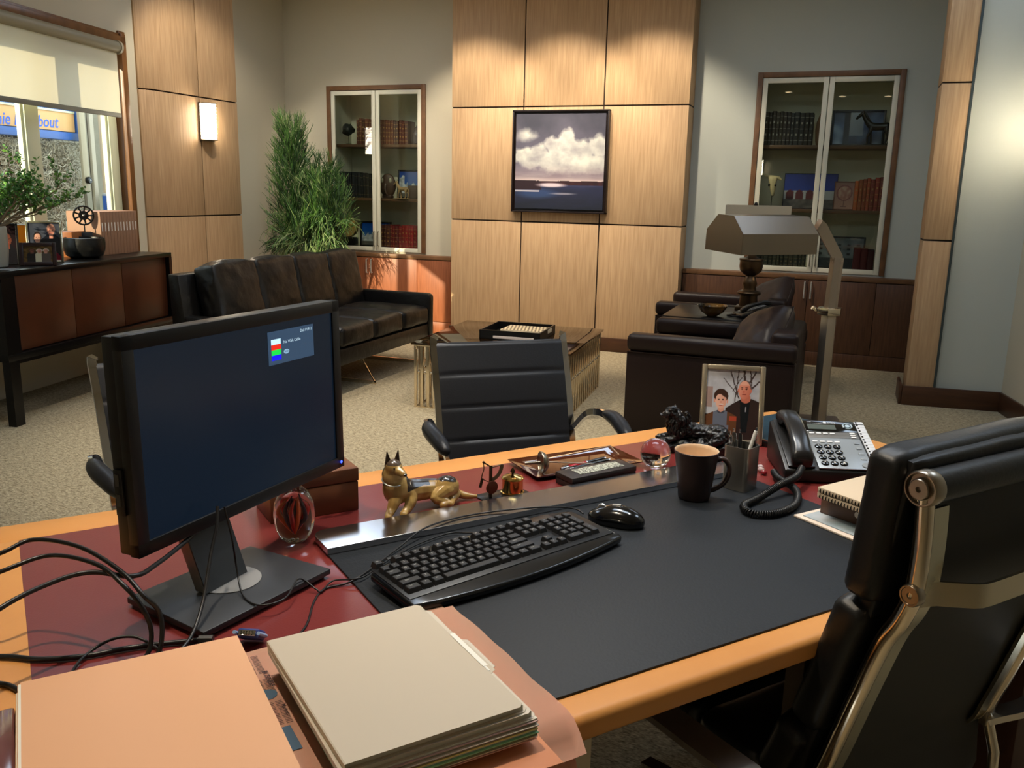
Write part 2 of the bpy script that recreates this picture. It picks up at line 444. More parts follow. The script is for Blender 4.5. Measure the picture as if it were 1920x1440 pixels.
# floor and ceiling
struct(MB().bb(-8, 4.5, -4, 9, -.1, 0).build('floor', CARPET))
c = MB(); c.prism([(-3.75, -3.2), (4.2, -3.2), (4.2, 8.6), (-5.75, 8.6), (-5.75, 6.7), (-5.62, 6.6)], CEIL, CEIL + .1, 'z', 0)
LENS = mat('downlight_lens', (255, 240, 215), .4, emit=(255, 236, 205), es=3)
PANL = mat('added_panel_glow', (225, 235, 250), .5, emit=(205, 225, 255), es=.8)  # glowing face of the added cool panels
for x, y, e, sp, cc, d in DOWN:
    c.lathe([(.055, CEIL - .001), (.062, CEIL - .012), (.045, CEIL - .012), (.045, CEIL - .001)], 20, 1, c=(x, y, 0))
for x, y, sx, sy, e in PANELS:
    c.bb(x - sx / 2, x + sx / 2, y - sy / 2, y + sy / 2, CEIL - .02, CEIL, 2)
struct(c.build('ceiling', [CEILM, LENS, PANL]))

def recess_wall(name, x0, x1, o0, o1, z0, z1, m):
    b = MB(); d = .42
    b.bb(x0, o0, YB, YB + d, 0, RT); b.bb(o1, x1, YB, YB + d, 0, RT)
    b.bb(o0, o1, YB, YB + d, z1, RT); b.bb(o0, o1, YB, YB + d, 0, z0)
    b.bb(o0, o1, YB + d, YB + d + .05, z0, z1)
    return struct(b.build(name, m))
recess_wall('wall_back_left', -5.6, -3.40, -4.90, -3.90, .78, 2.34, WALL)
recess_wall('wall_back_right', -1.36, 1.1, -.735, .305, .78, 2.36, WALLC)

def panelled(name, face, joints_x, joints_z, x0, x1, depth, M=None, ends=(), extra=None):
    """wood veneer panels with shadow gaps in front of a dark core; local x along, y depth (front at 0), z up"""
    b = MB(); g = .006
    b.bb(x0 + .004, x1 - .004, .012, depth, 0, RT, 1)
    xs = [x0] + list(joints_x) + [x1]; zs = [0] + list(joints_z) + [RT]
    for i in range(len(xs) - 1):
        for j in range(len(zs) - 1):
            b.bb(xs[i] + (g if i else 0), xs[i + 1] - (g if i < len(xs) - 2 else 0), 0, .02, zs[j] + g, zs[j + 1] - g, 0, bev=.0015)
    for side in ends:   # side veneers
        for j in range(len(zs) - 1):
            xx = x0 if side < 0 else x1
            b.bb(xx - .018 * (side > 0), xx + .018 * (side < 0), .018, depth, zs[j] + g, zs[j + 1] - g, 0, bev=.0015)
    if extra: extra(b)
    return struct(b.build(name, [OAK, DARKGAP, STEELGAP], M=M))
panelled('wall_center', None, [-2.763, -2.03], [1.133, 2.137], -3.462, -1.30, .30, T(0, YP, 0), ends=(-1, 1))
# right pier: wood front with a grey metal edge strip, wood side towards the recess
def strip(b): b.bb(.687, .702, -.004, .05, .13, RT, 2)
panelled('wall_right_pier', None, [], [1.138, 2.150], .513, .687, .30, T(0, 6.56, 0), ends=(-1,), extra=strip)
# plain wall right of the pier and the angled right wall
struct(MB().bb(.70, 1.16, 6.60, 6.72, 0, RT).bb(.98, 1.10, 6.72, YB, 0, RT).build('wall_right_back', WALLC))
MR = T(1.11, 6.62, 0) @ Rz(R(-79.5))      # local x runs towards the camera along the right wall
struct(MB().bb(-.05, 10.2, 0, .12, 0, RT).build('wall_right', WALL, M=MR))
# left recess side wall, sconce pier, window wall
struct(MB().bb(-5.6, -5.44, 6.70, 8.3, 0, RT).build('wall_left_back', WALL))
MP = T(-5.30, 5.875, 0) @ Rz(R(90))       # local x = +y, local y = -x
def bevel_side(b):
    zs = [0, 1.133, 2.137, RT]
    for j in range(3):
        b.prism([(.0, .0), (-.115, .048), (-.115, .20), (.0, .20)], zs[j] + .006, zs[j + 1] - .006, 'z', 0, .0015)
panelled('wall_left_pier', None, [.535], [1.133, 2.137], 0, 1.045, .2, MP, ends=(1,), extra=bevel_side)
# window wall: local x = k (into room), y = s (along wall)
KW = -4.22; S0, S1, Z0, Z1 = 3.72, 6.44, .86, 2.45
b = MB()
b.bb(KW - .14, KW, -3.2, S0, 0, RT); b.bb(KW - .14, KW, S1, 6.66, 0, RT)
b.bb(KW - .14, KW, S0, S1, 0, Z0); b.bb(KW - .14, KW, S0, S1, Z1, RT)
struct(b.build('wall_left', WALL, M=MWR))
struct(MB().bb(-5.2, 4.2, -3.1, -3.0, 0, RT).build('wall_front', WALL))

win = bpy.data.objects.new('window_1', None); COL.objects.link(win); struct(win)
win.location = W(0, 0, 0); win.rotation_euler = (0, 0, R(10.53))
f = MB(); fw = .082
def moulding(f, y0, y1, z0, z1, side):
    # stepped casing around the opening
    for a, t in ((0, .018), (.02, .036), (.055, .028)):
        wd = fw - a
        if side == 'r': f.bb(KW, KW + t, S1 - .02, S1 - .02 + wd, Z0 - .02, Z1 + wd, bev=.004)
        if side == 'l': f.bb(KW, KW + t, S0 + .02 - wd, S0 + .02, Z0 - .02, Z1 + wd, bev=.004)
        if side == 't': f.bb(KW, KW + t, S0 - wd, S1 + wd - .02, Z1 - .02, Z1 - .02 + wd, bev=.004)
for sd in 'rlt': moulding(f, 0, 0, 0, 0, sd)
f.bb(KW - .13, KW + .012, S1 - .012, S1, Z0, Z1, bev=.003); f.bb(KW - .13, KW + .012, S0, S0 + .03, Z0, Z1, bev=.003)
f.bb(KW - .13, KW + .012, S0, S1, Z1 - .03, Z1, bev=.003); f.bb(KW - .13, KW + .05, S0, S1, Z0 - .03, Z0, bev=.003)
f.build('window_casing', WINWOOD, win)
s = MB(); ks = KW - .09
for y0, y1 in ((S1 - .115, S1 - .012), (5.415, 5.55), (4.47, 4.60), (S0 + .03, S0 + .11)):
    s.bb(ks - .02, ks + .035, y0, y1, Z0, Z1 - .03, bev=.006)
    s.bb(ks - .02, ks + .018, y0 - .018, y1 + .018, Z0, Z1 - .03, bev=.003)
s.bb(ks - .019, ks + .034, S0 + .03, S1 - .03, Z0, Z0 + .09, bev=.006); s.bb(ks - .019, ks + .034, S0 + .03, S1 - .03, Z1 - .12, Z1 - .03, bev=.006)
s.build('window_sash', SASH, win)
MB().bb(ks - .004, ks, S0 + .05, S1 - .03, Z0 + .04, Z1 - .06).build('window_glass', WPANE, win)

# roller blind hung inside the window casing
bl = thing('roller_blind', 'cream roller blind half lowered over the window', 'blind', W(5.0, KW + .06, 0), R(10.53))
y0, y1 = S0 + .04 - 5.0, 6.315 - 5.0
MB().tube([(0, y0, 2.395), (0, y1, 2.395)], .042, 20).build('roller', mat('blind_roller', (150, 142, 118), .5), bl)
MB().bb(-.001, .001, y0, y1, 1.915, 2.38).build('blind_cloth', BLIND, bl)
MB().bb(-.007, .007, y0, y1, 1.885, 1.918, bev=.004).build('bottom_bar', mat('blind_bar', (128, 126, 112), .5), bl)
k = MB()
for y in (y0 - .012, y1 + .012): k.lathe([(0, -.012), (.05, -.012), (.05, .012), (0, .012)], 20, M=T(0, y, 2.395) @ Rx(R(90)))
k.build('end_bracket', mat('blind_bracket', (172, 164, 142), .35), bl)

# baseboards
def bboard(name, pts, h=.125, t=.018):
    b = MB()
    for (xa, ya), (xb, yb) in zip(pts, pts[1:]):
        a = Vector((xa, ya)); c_ = Vector((xb, yb)); d = (c_ - a); L_ = d.length; ang = math.atan2(d.y, d.x)
        b.bb(-t * .0, L_, -t, 0, 0, h, bev=.003, M=T(xa, ya, 0) @ Rz(ang))
    return struct(b.build(name, BASEB))
bboard('baseboard_center', [(-3.475, YP), (-1.29, YP)])
bboard('baseboard_right', [(.492, 6.86), (.492, 6.54), (1.118, 6.60), (1.118 + .185 * 3, 6.62 - .983 * 3)], .135)
bboard('baseboard_left', [(-5.295, 5.87), (-5.295, 6.93)])

# lit wall sconce
def sconce(loc, rz, label):
    t = thing('wall_sconce', label, 'wall lamp', loc, rz)
    n = 14; W_, H_ = .165, .30
    GL = mat('sconce_glass', (255, 250, 240), .3, emit=(255, 240, 214), es=27)
    arc = [(W_ / 2 * math.cos(a), .012 + .085 * math.sin(a)) for a in [PI * i / n for i in range(n + 1)]]
    MB().bb(-W_ / 2 - .008, W_ / 2 + .008, 0, .014, -H_ / 2 - .01, H_ / 2 + .01, bev=.003).build('back_plate', STEELD, t, M=Rz(0))
    MB().prism([(x * .93, y * .92) for x, y in arc], -H_ / 2, H_ / 2).build('glass_shade', GL, t)
    b = MB()
    for i in range(12):
        z = -H_ / 2 + H_ * i / 11
        b.tube([(x, y, z) for x, y in arc], .0022, 5)
    b.build('wire_band', mat('sconce_wire', (235, 232, 225), .4, metal=.5), t)
    for z in (-H_ / 2 - .004, H_ / 2 + .004): MB().prism([(x * 1.03, y * 1.03) for x, y in arc], z - .003, z + .003).build('end_ring', STEEL, t)
    return t
sconce((-5.295, 6.475, 1.935), R(-90), 'lit half round glass wall sconce on the oak pier beside the window')
# a sconce on the right wall, just beyond the frame, washes the wall beside the right pier; another one is on the wall behind the desk
ts = sconce((1.168, 6.22, 1.86), R(100.5), 'lit glass wall sconce on the right wall beyond the grey metal strip')
sconce((-1.71, -2.99, 1.98), 0, 'lit glass wall sconce on the wall behind the executive chair')

# ================================================================ fitted cabinets
def display_cabinet(x0, x1, xm, ztop, label, handle_left):
    t = thing('display_cabinet', label, 'cabinet', ((x0 + x1) / 2, YB, .775), 0)
    ox = (x0 + x1) / 2; oz = .775
    def X(v): return v - ox
    def Z(v): return v - oz
    b = MB(); fr = .042
    b.bb(X(x0 - fr), X(x0), -.022, .02, 0.004, Z(ztop + fr), bev=.002); b.bb(X(x1), X(x1 + fr), -.022, .02, .004, Z(ztop + fr), bev=.002)
    b.bb(X(x0), X(x1), -.022, .02, Z(ztop), Z(ztop + fr), bev=.002)
    b.build('cabinet_frame', TRIM, t)
    b = MB(); yb = .36
    b.bb(X(x0) + .002, X(x0) + .012, .022, yb, .01, Z(ztop) - .004); b.bb(X(x1) - .012, X(x1) - .002, .022, yb, .01, Z(ztop) - .004)
    b.bb(X(x0) + .002, X(x1) - .002, yb, yb + .02, .01, Z(ztop) - .004); b.bb(X(x0) + .002, X(x1) - .002, .022, yb, Z(ztop) - .012, Z(ztop) - .002)
    b.bb(X(x0) + .002, X(x1) - .002, .022, yb, .012, .03)
    b.build('cabinet_interior', mat('cabinet_lining', (214, 210, 188), .8), t)
    for z in (1.305, 1.83):
        b = MB(); b.bb(X(x0) + .013, X(x1) - .013, .06, yb, Z(z) - .028, Z(z), bev=.002); b.build('shelf', SHELF, t)
    for (a, c_, side) in ((x0, xm, -1), (xm, x1, 1)):
        d = MB(); st = .040; y_a, y_b = -.012, .012
        a2, c2 = X(a) + .003, X(c_) - .003; z0, z1 = .008, Z(ztop) - .005
        d.bb(a2, a2 + st, y_a, y_b, z0, z1, bev=.002); d.bb(c2 - st, c2, y_a, y_b, z0, z1, bev=.002)
        d.bb(a2 + st, c2 - st, y_a, y_b, z0, z0 + st, bev=.002); d.bb(a2 + st, c2 - st, y_a, y_b, z1 - st, z1, bev=.002)
        door = d.build('cabinet_door', CREAM, t)
        MB().bb(a2 + st - .004, c2 - st + .004, -.002, .002, z0 + st - .004, z1 - st + .004).build('glass_pane', PANE, door)
        hx = (c2 - st / 2) if side < 0 else (a2 + st / 2)
        h = MB(); h.tube([(hx, -.012, .06), (hx, -.036, .06), (hx, -.036, .20), (hx, -.012, .20)], .0045, 8)
        h.build('handle', NICKEL, door)
    return t
display_cabinet(-4.902, -3.897, -4.400, 2.338, 'glazed cream display cabinet left of the oak centre wall, behind the green plant', -1)
display_cabinet(-.741, .311, -.218, 2.366, 'glazed cream display cabinet right of the oak centre wall, behind the floor lamp', 1)

# ledge and low cupboards under each
def ledge(x0, x1, label, m):
    t = MB().bb(x0, x1, 7.775, YB, .728, .766, bev=.004).build('window_ledge' if 0 else 'cabinet_ledge', m)
    tag(t, label, 'ledge'); return t
ledge(-5.43, -3.468, 'walnut ledge running below the left display cabinet', TRIM)
ledge(-1.294, .978, 'dark walnut ledge running below the right display cabinet', TRIM)
def low_cupboard(xs, pairs, label, m, mb):
    x0, x1 = xs[0], xs[-1]; ox = (x0 + x1) / 2
    t = thing('low_cupboard', label, 'cupboard', (ox, YB, 0))
    MB().bb(x0 - ox, x1 - ox, -.082, -.005, .12, .727).build('carcass', DARKGAP, t)
    MB().bb(x0 - ox, x1 - ox, -.10, -.005, 0, .118, bev=.003).build('plinth', mb, t)
    for i, (a, c_) in enumerate(zip(xs, xs[1:])):
        d = MB().bb(a - ox + .002, c_ - ox - .002, -.10, -.083, .122, .722, bev=.002).build('cupboard_door', m, t)
        s_ = pairs.get(i)
        if s_ is not None:
            hx = (c_ - ox - .026) if s_ > 0 else (a - ox + .026)
            MB().tube([(hx, -.10, .57), (hx, -.125, .57), (hx, -.125, .705), (hx, -.10, .705)], .0065, 8).build('handle', mat('pale_handle', (200, 196, 186), .4, metal=.5), d)
low_cupboard([-5.43, -4.96, -4.433, -3.904, -3.47], {1: 1, 2: -1}, 'red brown walnut low cupboard under the left display cabinet', WALNUTR, WALNUTR)
low_cupboard([-1.292, -.759, -.234, .30, .84, .978], {1: 1, 2: -1}, 'dark walnut low cupboard under the right display cabinet', WALNUT, WALNUT)

# ================================================================ things in the cabinets
rnd = random.Random(4)
def book_mesh(wd, h, d, bands=3, gilt=True, style=0):
    """upright book: local origin at the bottom centre of the spine, spine faces -y"""
    b = MB(); n = 6
    pts = [(-wd / 2, d), (-wd / 2, .004)] + [(-wd / 2 * math.cos(PI * i / n), .004 - .007 * math.sin(PI * i / n)) for i in range(1, n)] + [(wd / 2, .004), (wd / 2, d)]
    b.prism(pts, 0, h, 'z', 0)
    if gilt:
        for i in range(bands):
            z = h * (.14 + .72 * i / max(1, bands - 1))
            b.bb(-wd / 2 * .80, wd / 2 * .80, -.0058, .003, z - .0016, z + .0016, 1)
            if style and i < bands - 1:
                zz = z + h * .36 / (bands - 1); b.bb(-wd / 2 * .34, wd / 2 * .34, -.0064, .002, zz - h * .030, zz + h * .030, 1)
    return b
GILT = mat('gilt', (170, 134, 82), .45, metal=.5)
GILTD = mat('dull_gilt', (120, 104, 78), .5, metal=.4)
def books(x0, x1, z, y, hs, cols, group, labels, place, gilt=True, bands=3, style=1, wmin=.026, wmax=.042, gm=None):
    x = x0; i = 0; out = []
    while x < x1 - wmin * .8:
        w_ = min(rnd.uniform(wmin, wmax), x1 - x); h = hs[0] + (hs[1] - hs[0]) * ((x - x0) / (x1 - x0)) + rnd.uniform(-.008, .008)
        c_ = cols[min(len(cols) - 1, int(len(cols) * (x - x0) / (x1 - x0)))]
        j = rnd.uniform(.85, 1.15); cc = tuple(min(255, v * j) for v in c_)
        m = mat('book_cloth_%d_%d_%d' % tuple(int(v // 6) for v in cc), cc, .5, coat=.15)
        o = book_mesh(w_ - .0015, h, rnd.uniform(.15, .18), bands, gilt, style).build('book', [m, gm or GILT])
        o.location = (x + w_ / 2, y + rnd.uniform(0, .008), z)
        out.append(o); x += w_; i += 1
    n = len(out)
    for k, o in enumerate(out): tag(o, labels(k, n), 'book', group)
    return out
ORD = ['first', 'second', 'third', 'fourth', 'fifth', 'sixth', 'seventh', 'eighth', 'ninth', 'tenth', 'eleventh', 'twelfth', 'thirteenth', 'fourteenth', 'fifteenth', 'sixteenth', 'seventeenth', 'eighteenth', 'nineteenth', 'twentieth']
def lab(desc, where): return lambda k, n: ('%s %s book from the left %s' % (ORD[k] if k < 20 else 'last', desc, where))
YI = 7.955
# left cabinet, top shelf
books(-4.665, -4.07, 1.8305, YI, (.245, .215), [(92, 44, 28), (104, 50, 30), (74, 30, 22)], 'gilt brown books on the top shelf of the left cabinet', lab('gilt-banded red brown', 'on the top shelf of the left cabinet'), '')
books(-4.875, -4.50, 1.3055, YI, (.262, .225), [(24, 24, 28), (28, 28, 32), (34, 30, 26)], 'black books on the middle shelf of the left cabinet', lab('black', 'on the middle shelf of the left cabinet'), '', gm=GILTD, style=0)
books(-4.405, -3.985, .8055, YI, (.232, .232), [(70, 34, 30), (110, 24, 28), (150, 30, 36), (140, 24, 34)], 'red books at the bottom of the left cabinet', lab('red leather', 'at the bottom of the left cabinet'), '')
# right cabinet
books(-.715, -.295, 1.8305, YI, (.275, .255), [(38, 34, 32), (40, 34, 38), (34, 38, 44), (30, 30, 30)], 'dark books on the top shelf of the right cabinet', lab('dark', 'on the top shelf of the right cabinet'), '', gm=mat('silver_stamp', (150, 150, 145), .5))
books(.055, .292, 1.3055, YI, (.245, .275), [(168, 84, 44), (150, 66, 40), (120, 40, 34), (104, 30, 30)], 'orange and red books on the middle shelf of the right cabinet', lab('orange or red', 'on the middle shelf of the right cabinet'), '', wmin=.028, wmax=.036)
books(-.700, -.262, .8055, YI, (.17, .17), [(44, 46, 40), (52, 50, 42)], 'dark green books at the bottom of the right cabinet', lab('dark olive', 'at the bottom of the right cabinet'), '', gm=GILTD)
bk = books(.10, .275, .8055, YI - .02, (.185, .185), [(74, 22, 26), (66, 20, 26)], 'dark red books at the bottom right of the right cabinet', lab('dark maroon', 'at the bottom right of the right cabinet'), '', gilt=False, wmin=.04, wmax=.06)

def frame_picture(name, label, cat, loc, rz, w_, h_, fw_, fmat, fn, tilt=0, nx=48, ny=60, group=None, depth=.014, prism_back=True, pm=None):
    """standing picture: origin at the bottom centre, faces -y, leans back by tilt"""
    t = thing(name, label, cat, loc, rz, group)
    M = Rx(-tilt)
    b = MB(); hd = depth / 2
    for x0, x1, z0, z1 in ((-w_ / 2, -w_ / 2 + fw_, 0, h_), (w_ / 2 - fw_, w_ / 2, 0, h_), (-w_ / 2 + fw_, w_ / 2 - fw_, 0, fw_), (-w_ / 2 + fw_, w_ / 2 - fw_, h_ - fw_, h_)):
        b.bb(x0, x1, -hd, hd, z0, z1, bev=min(.003, fw_ * .3))
    b.bb(-w_ / 2 + .002, w_ / 2 - .002, hd * .3, hd * .9, .002, h_ - .002)
    if tilt:
        L_ = h_ * .62; b.bb(-.02, .02, 0, .003, 0, L_, M=T(0, hd, h_ * .8) @ Rx(R(180) + tilt * 1.9) @ T(0, 0, 0))
    b.build('picture_frame', fmat, t, M=T(0, 0, .0008) @ M)
    art('print', w_ - 2 * fw_, h_ - 2 * fw_, nx, ny, fn, t, T(0, 0, .0008) @ M @ T(0, -hd * .1, h_ / 2), pm or PRINTG)
    return t
def sky_town(u, v):
    c_ = mixc((34, 92, 170), (16, 60, 140), v)
    if v < .55: c_ = mixc(c_, (92, 120, 150), .4)
    for k, (a, b_, t_) in enumerate(((0, .22, .8), (.22, .34, .55), (.5, .72, .5), (.72, .98, .42))):
        if a < u < b_ and v < t_ - .06 * math.sin(u * 30): c_ = mixc((196, 200, 206), (120, 124, 132), nz(u * 8, v * 8) + .4)
    if v < .16: c_ = (96, 92, 88)
    return c_
BLKFR = mat('black_frame', (16, 15, 15), .35)
frame_picture('framed_photo', 'framed photo of white houses under blue sky on the left cabinet middle shelf', 'picture', (-4.145, YI + .17, 1.3055), 0, .31, .285, .016, BLKFR, sky_town, tilt=R(6), nx=40, ny=36)
frame_picture('framed_photo', 'black-framed photo with blue sky behind the sliced log in the left cabinet', 'picture', (-4.55, YI + .15, .8055), 0, .36, .26, .016, BLKFR, lambda u, v: sky_town(1 - u, v * .9), tilt=R(6), nx=40, ny=36)
# carved mask-like round sculpture
t = thing('round_sculpture', 'dark rounded carving with two pale eyes on the left cabinet middle shelf', 'sculpture', (-4.335, YI + .04, 1.3055))
SCUL = mat('carved_wood', (70, 52, 42), .5, bump=.2, bscale=30)
b = MB(); b.ball((0, 0, .125), .088, sc=(1, .5, 1.35), u=24, v=16); b.bb(-.05, .05, -.035, .035, 0, .03, bev=.01); b.build('body', SCUL, t)
for sx in (-1, 1):
    MB().ball((sx * .045, -.034, .175), .017, sc=(.9, .6, 1.4)).build('eye', mat('pale_stone', (150, 146, 128), .6), t)
MB().tube([(0, -.04, .14), (.0, -.06, .10), (.008, -.06, .06), (.02, -.05, .035)], [.016, .014, .011, .008], 8).build('trunk', SCUL, t)
# little wooden horse
def horse(label, loc, rz, s, m):
    t = thing('horse_statue', label, 'statue', loc, rz)
    ch = [[(-.10, 0, .19, .040), (-.03, 0, .185, .038), (.04, 0, .19, .040), (.085, 0, .225, .030), (.12, 0, .275, .022), (.145, 0, .315, .022), (.175, 0, .295, .016), (.198, 0, .272, .013)]]
    for y in (-.026, .026):
        ch.append([('j', 0, 2), (.055, y, .14, .017), (.062 + y * .6, y, .08, .011), (.058 + y * .6, y, .015, .010), (.072 + y * .6, y, .006, .011)])
        ch.append([('j', 0, 0), (-.105, y, .135, .020), (-.125 + y * .5, y, .085, .011), (-.112 + y * .5, y, .018, .010), (-.098 + y * .5, y, .006, .011)])
    ch.append([('j', 0, 0), (-.145, 0, .185, .010), (-.165, 0, .13, .010), (-.165, 0, .08, .005)])
    for y in (-.012, .012): ch.append([('j', 0, 5), (.135, y, .345, .005)])
    me = fuse(ch, voxel=.0035); me.transform(Matrix.Scale(s, 4) @ T(0, 0, .004)); me.materials.append(m)
    o = bpy.data.objects.new('body', me); COL.objects.link(o); o.parent = t
    MB().tube([(v[0] * s, 0, v[1] * s) for v in ((.135, .345), (.105, .30), (.075, .255), (.05, .225))], [.004 * s, .012 * s, .011 * s, .005 * s], 6).build('mane', m, t)
    MB().bb(-.16 * s, .12 * s, -.045 * s, .045 * s, 0, .006 * s + .002).build('base', m, t)
    return t
horse('small pale wooden horse before the framed photo in the left cabinet', (-4.15, YI - .01, 1.3055), R(170), .50, mat('limed_wood', (156, 128, 92), .6))
MB_ = MB().bb(-.05, .05, -.03, .03, 0, .13, bev=.006).build('wood_block', SCUL); MB_.location = (-4.04, YI + .02, 1.3055); tag(MB_, 'dark brown carved block at the right end of the left cabinet middle shelf', 'box')
# tree-like mineral on a stand
t = thing('mineral_specimen', 'dark mineral on a thin stand on the left cabinet top shelf', 'ornament', (-4.765, YI + .02, 1.8305))
b = MB(); b.ball((0, 0, .145), .062, sc=(1.1, .8, .75), u=20, v=14); b.jitter(.03, 22, 3); b.build('stone', mat('dark_mineral', (22, 26, 26), .55, bump=.4, bscale=60), t)
b = MB(); b.tube([(0, 0, .0), (0, 0, .12)], .003, 6); b.lathe([(.028, 0), (.028, .006), (0, .008)], 16); b.build('stand', BLACKM, t)
t = thing('lidded_jar', 'dark purple lidded jar at the right end of the top shelf of the left cabinet', 'jar', (-4.015, YI + .05, 1.8305))
MB().lathe([(.03, 0), (.042, .01), (.046, .06), (.044, .10), (.028, .125), (.024, .135)], 20).build('body', mat('plum_glaze', (58, 44, 54), .15, coat=.5), t)
MB().lathe([(.026, .1355), (.028, .148), (.018, .162), (.006, .17), (.008, .178), (0, .182)], 16).build('lid', mat('plum_glaze', ()), t)
# sliced log
t = thing('sliced_log', 'sliced log disc standing on a black block in the left cabinet', 'ornament', (-4.77, YI + .0, .8055))
MB().bb(-.085, .085, -.04, .04, 0, .10, bev=.003).build('base', BLACKM, t)
b = MB(); n = 28
pts = [((.105 + .006 * math.sin(5 * a) + .004 * math.sin(11 * a)) * math.cos(a), .205 + (.102 + .005 * math.cos(4 * a)) * math.sin(a)) for a in [2 * PI * i / n for i in range(n)]]
b.prism(pts, -.022, .022, 'y', bev=.002); b.build('bark', mat('bark', (96, 76, 40), .8), t)
def logface(u, v):
    x, y = u - .5, v - .5; r = math.hypot(x, y); a = math.atan2(y, x)
    c_ = mixc((188, 158, 96), (150, 118, 62), .5 + .5 * math.sin(r * 90 + nz(x * 6, y * 6) * 3))
    if abs(math.sin(a * 3.5 + nz(r * 6, 1) * 2)) < .10 + .05 * (r < .15) and r < .30: c_ = (44, 30, 16)
    if r < .07 + .03 * nz(x * 20, y * 20): c_ = (40, 28, 16)
    return c_
def disc_art(name, rad, parent, M, fn, rings=22, n=56):
    me = bpy.data.meshes.new(name); v_ = [M @ Vector((0, 0, 0))]; uv_ = [(.5, .5)]; fs = []
    for i in range(1, rings + 1):
        for j in range(n):
            a = 2 * PI * j / n; r = rad * i / rings; v_.append(M @ Vector((r * math.cos(a), 0, r * math.sin(a)))); uv_.append((.5 + .5 * i / rings * math.cos(a), .5 + .5 * i / rings * math.sin(a)))
    for j in range(n): fs.append((0, 1 + j, 1 + (j + 1) % n))
    for i in range(rings - 1):
        for j in range(n):
            a = 1 + i * n; fs.append((a + j, a + n + j, a + n + (j + 1) % n, a + (j + 1) % n))
    me.from_pydata(v_, [], fs); at = me.color_attributes.new('Col', 'FLOAT_COLOR', 'POINT')
    for i, (u, v) in enumerate(uv_): at.data[i].color = (*lin(fn(u, v)), 1)
    me.materials.append(PRINT); o = bpy.data.objects.new(name, me); COL.objects.link(o); o.parent = parent; return o
disc_art('cut_face', .098, t, T(0, -.0228, .205), logface)

# right cabinet
def night_photo(u, v):
    c_ = mixc((70, 100, 150), (26, 40, 74), abs(v - .55) * 2)
    c_ = mixc(c_, (150, 178, 214), max(0, .6 * math.sin(u * 7 + 1) * (1 - v)) + max(0, nz(u * 4, v * 3) * .8))
    if .33 < u < .62 and v > .25: c_ = mixc((128, 138, 158), (170, 180, 196), v)
    if .2 < u < .33: c_ = (24, 34, 60)
    return c_
frame_picture('framed_photo', 'framed blue photo behind the horse statue in the right cabinet', 'picture', (.035, YI + .17, 1.8305), 0, .42, .295, .018, mat('navy_frame', (22, 28, 46), .35), night_photo, tilt=R(6), nx=50, ny=36)
horse('black horse statue standing before the blue photo in the right cabinet', (.175, YI + .03, 1.8305), R(180), .78, BLACKM)
t = thing('cone_ornament', 'tan pointed seed pod ornament right of the dark books in the right cabinet', 'ornament', (-.262, YI + .03, 1.8305))
MB().lathe([(.02, 0), (.028, .03), (.036, .12), (.028, .19), (.012, .24), (0, .27)], 12).build('pod', mat('tan_pod', (116, 84, 60), .6), t)
# animal skull on stand
t = thing('cow_skull', 'pale animal skull on a thin stand in the right cabinet', 'skull', (-.605, YI + .03, 1.3055))
BONE = mat('bone', (196, 180, 140), .6, bump=.2, bscale=40)
sk = skin([[(0, 0, .255, .028), (0, -.01, .215, .034), (.004, -.016, .165, .026), (.008, -.012, .125, .018), (.01, -.008, .10, .012)], [('j', 0, 0), (-.055, .0, .27, .010), (-.085, 0, .285, .004)], [('j', 0, 0), (.05, 0, .255, .014), (.07, .0, .235, .008)]], 2)
sk.materials.append(BONE); o = bpy.data.objects.new('skull', sk); COL.objects.link(o); o.parent = t
for sx in (-1, 1): MB().ball((sx * .026, -.034, .195), .010, sc=(1, .6, 1.2)).build('eye_socket', BLACKM, t)
b = MB(); b.tube([(0, .01, 0), (0, .01, .15)], .003, 6); b.lathe([(.03, 0), (.03, .008), (0, .01)], 16); b.build('stand', BLACKM, t)
def tents(u, v):
    c_ = mixc((14, 62, 170), (10, 40, 128), v)
    if v < .52: c_ = (166, 170, 178)
    for cx in (.12, .30, .50):
        if ell(u, v, cx, .42, .075, .11) > .5 or (abs(u - cx) < .075 and .22 < v < .42): c_ = (86, 20, 34)
    if v < .26: c_ = mixc((58, 54, 60), (90, 86, 84), nz(u * 12, v * 12) + .5)
    return c_
pn = frame_picture('canvas_print', 'unframed canvas of dark red tents under a deep blue sky in the right cabinet', 'picture', (-.30, YI + .17, 1.3055), 0, .44, .30, .004, mat('canvas_edge', (30, 34, 60), .7), tents, tilt=R(6), nx=60, ny=40, pm=PRINT)
def goblet(u, v):
    c_ = mixc((176, 130, 112), (142, 98, 90), v)
    d = math.hypot((u - .5) / .42, (v - .60) / .30)
    if d < 1: c_ = (124, 66, 66)
    if d < .86: c_ = mixc((190, 150, 130), (150, 90, 80), nz(u * 6, v * 6) + .5)
    if abs(u - .5) < .025 and .1 < v < .32: c_ = (90, 44, 54)
    if abs(u - .5) < .16 and .07 < v < .10: c_ = (90, 44, 54)
    return c_
frame_picture('framed_print', 'small print of a wine goblet leaning left of the orange books in the right cabinet', 'picture', (-.02, YI + .05, 1.3055), R(-4), .165, .235, .008, mat('rust_frame', (118, 66, 48), .5), goblet, tilt=R(5), nx=36, ny=48)
def grey_town(u, v):
    c_ = (46, 52, 58)
    if v > .3: c_ = mixc((120, 128, 134), (84, 92, 98), nz(u * 5, v * 4) + .4)
    if (int(u * 14) % 3 == 0) and .35 < v < .8 and int(v * 12) % 2: c_ = (38, 42, 48)
    return c_
frame_picture('framed_photo', 'black-framed grey photo of buildings at the bottom of the right cabinet', 'picture', (-.0, YI + .16, .8055), 0, .38, .275, .014, BLKFR, grey_town, tilt=R(6), nx=56, ny=40)

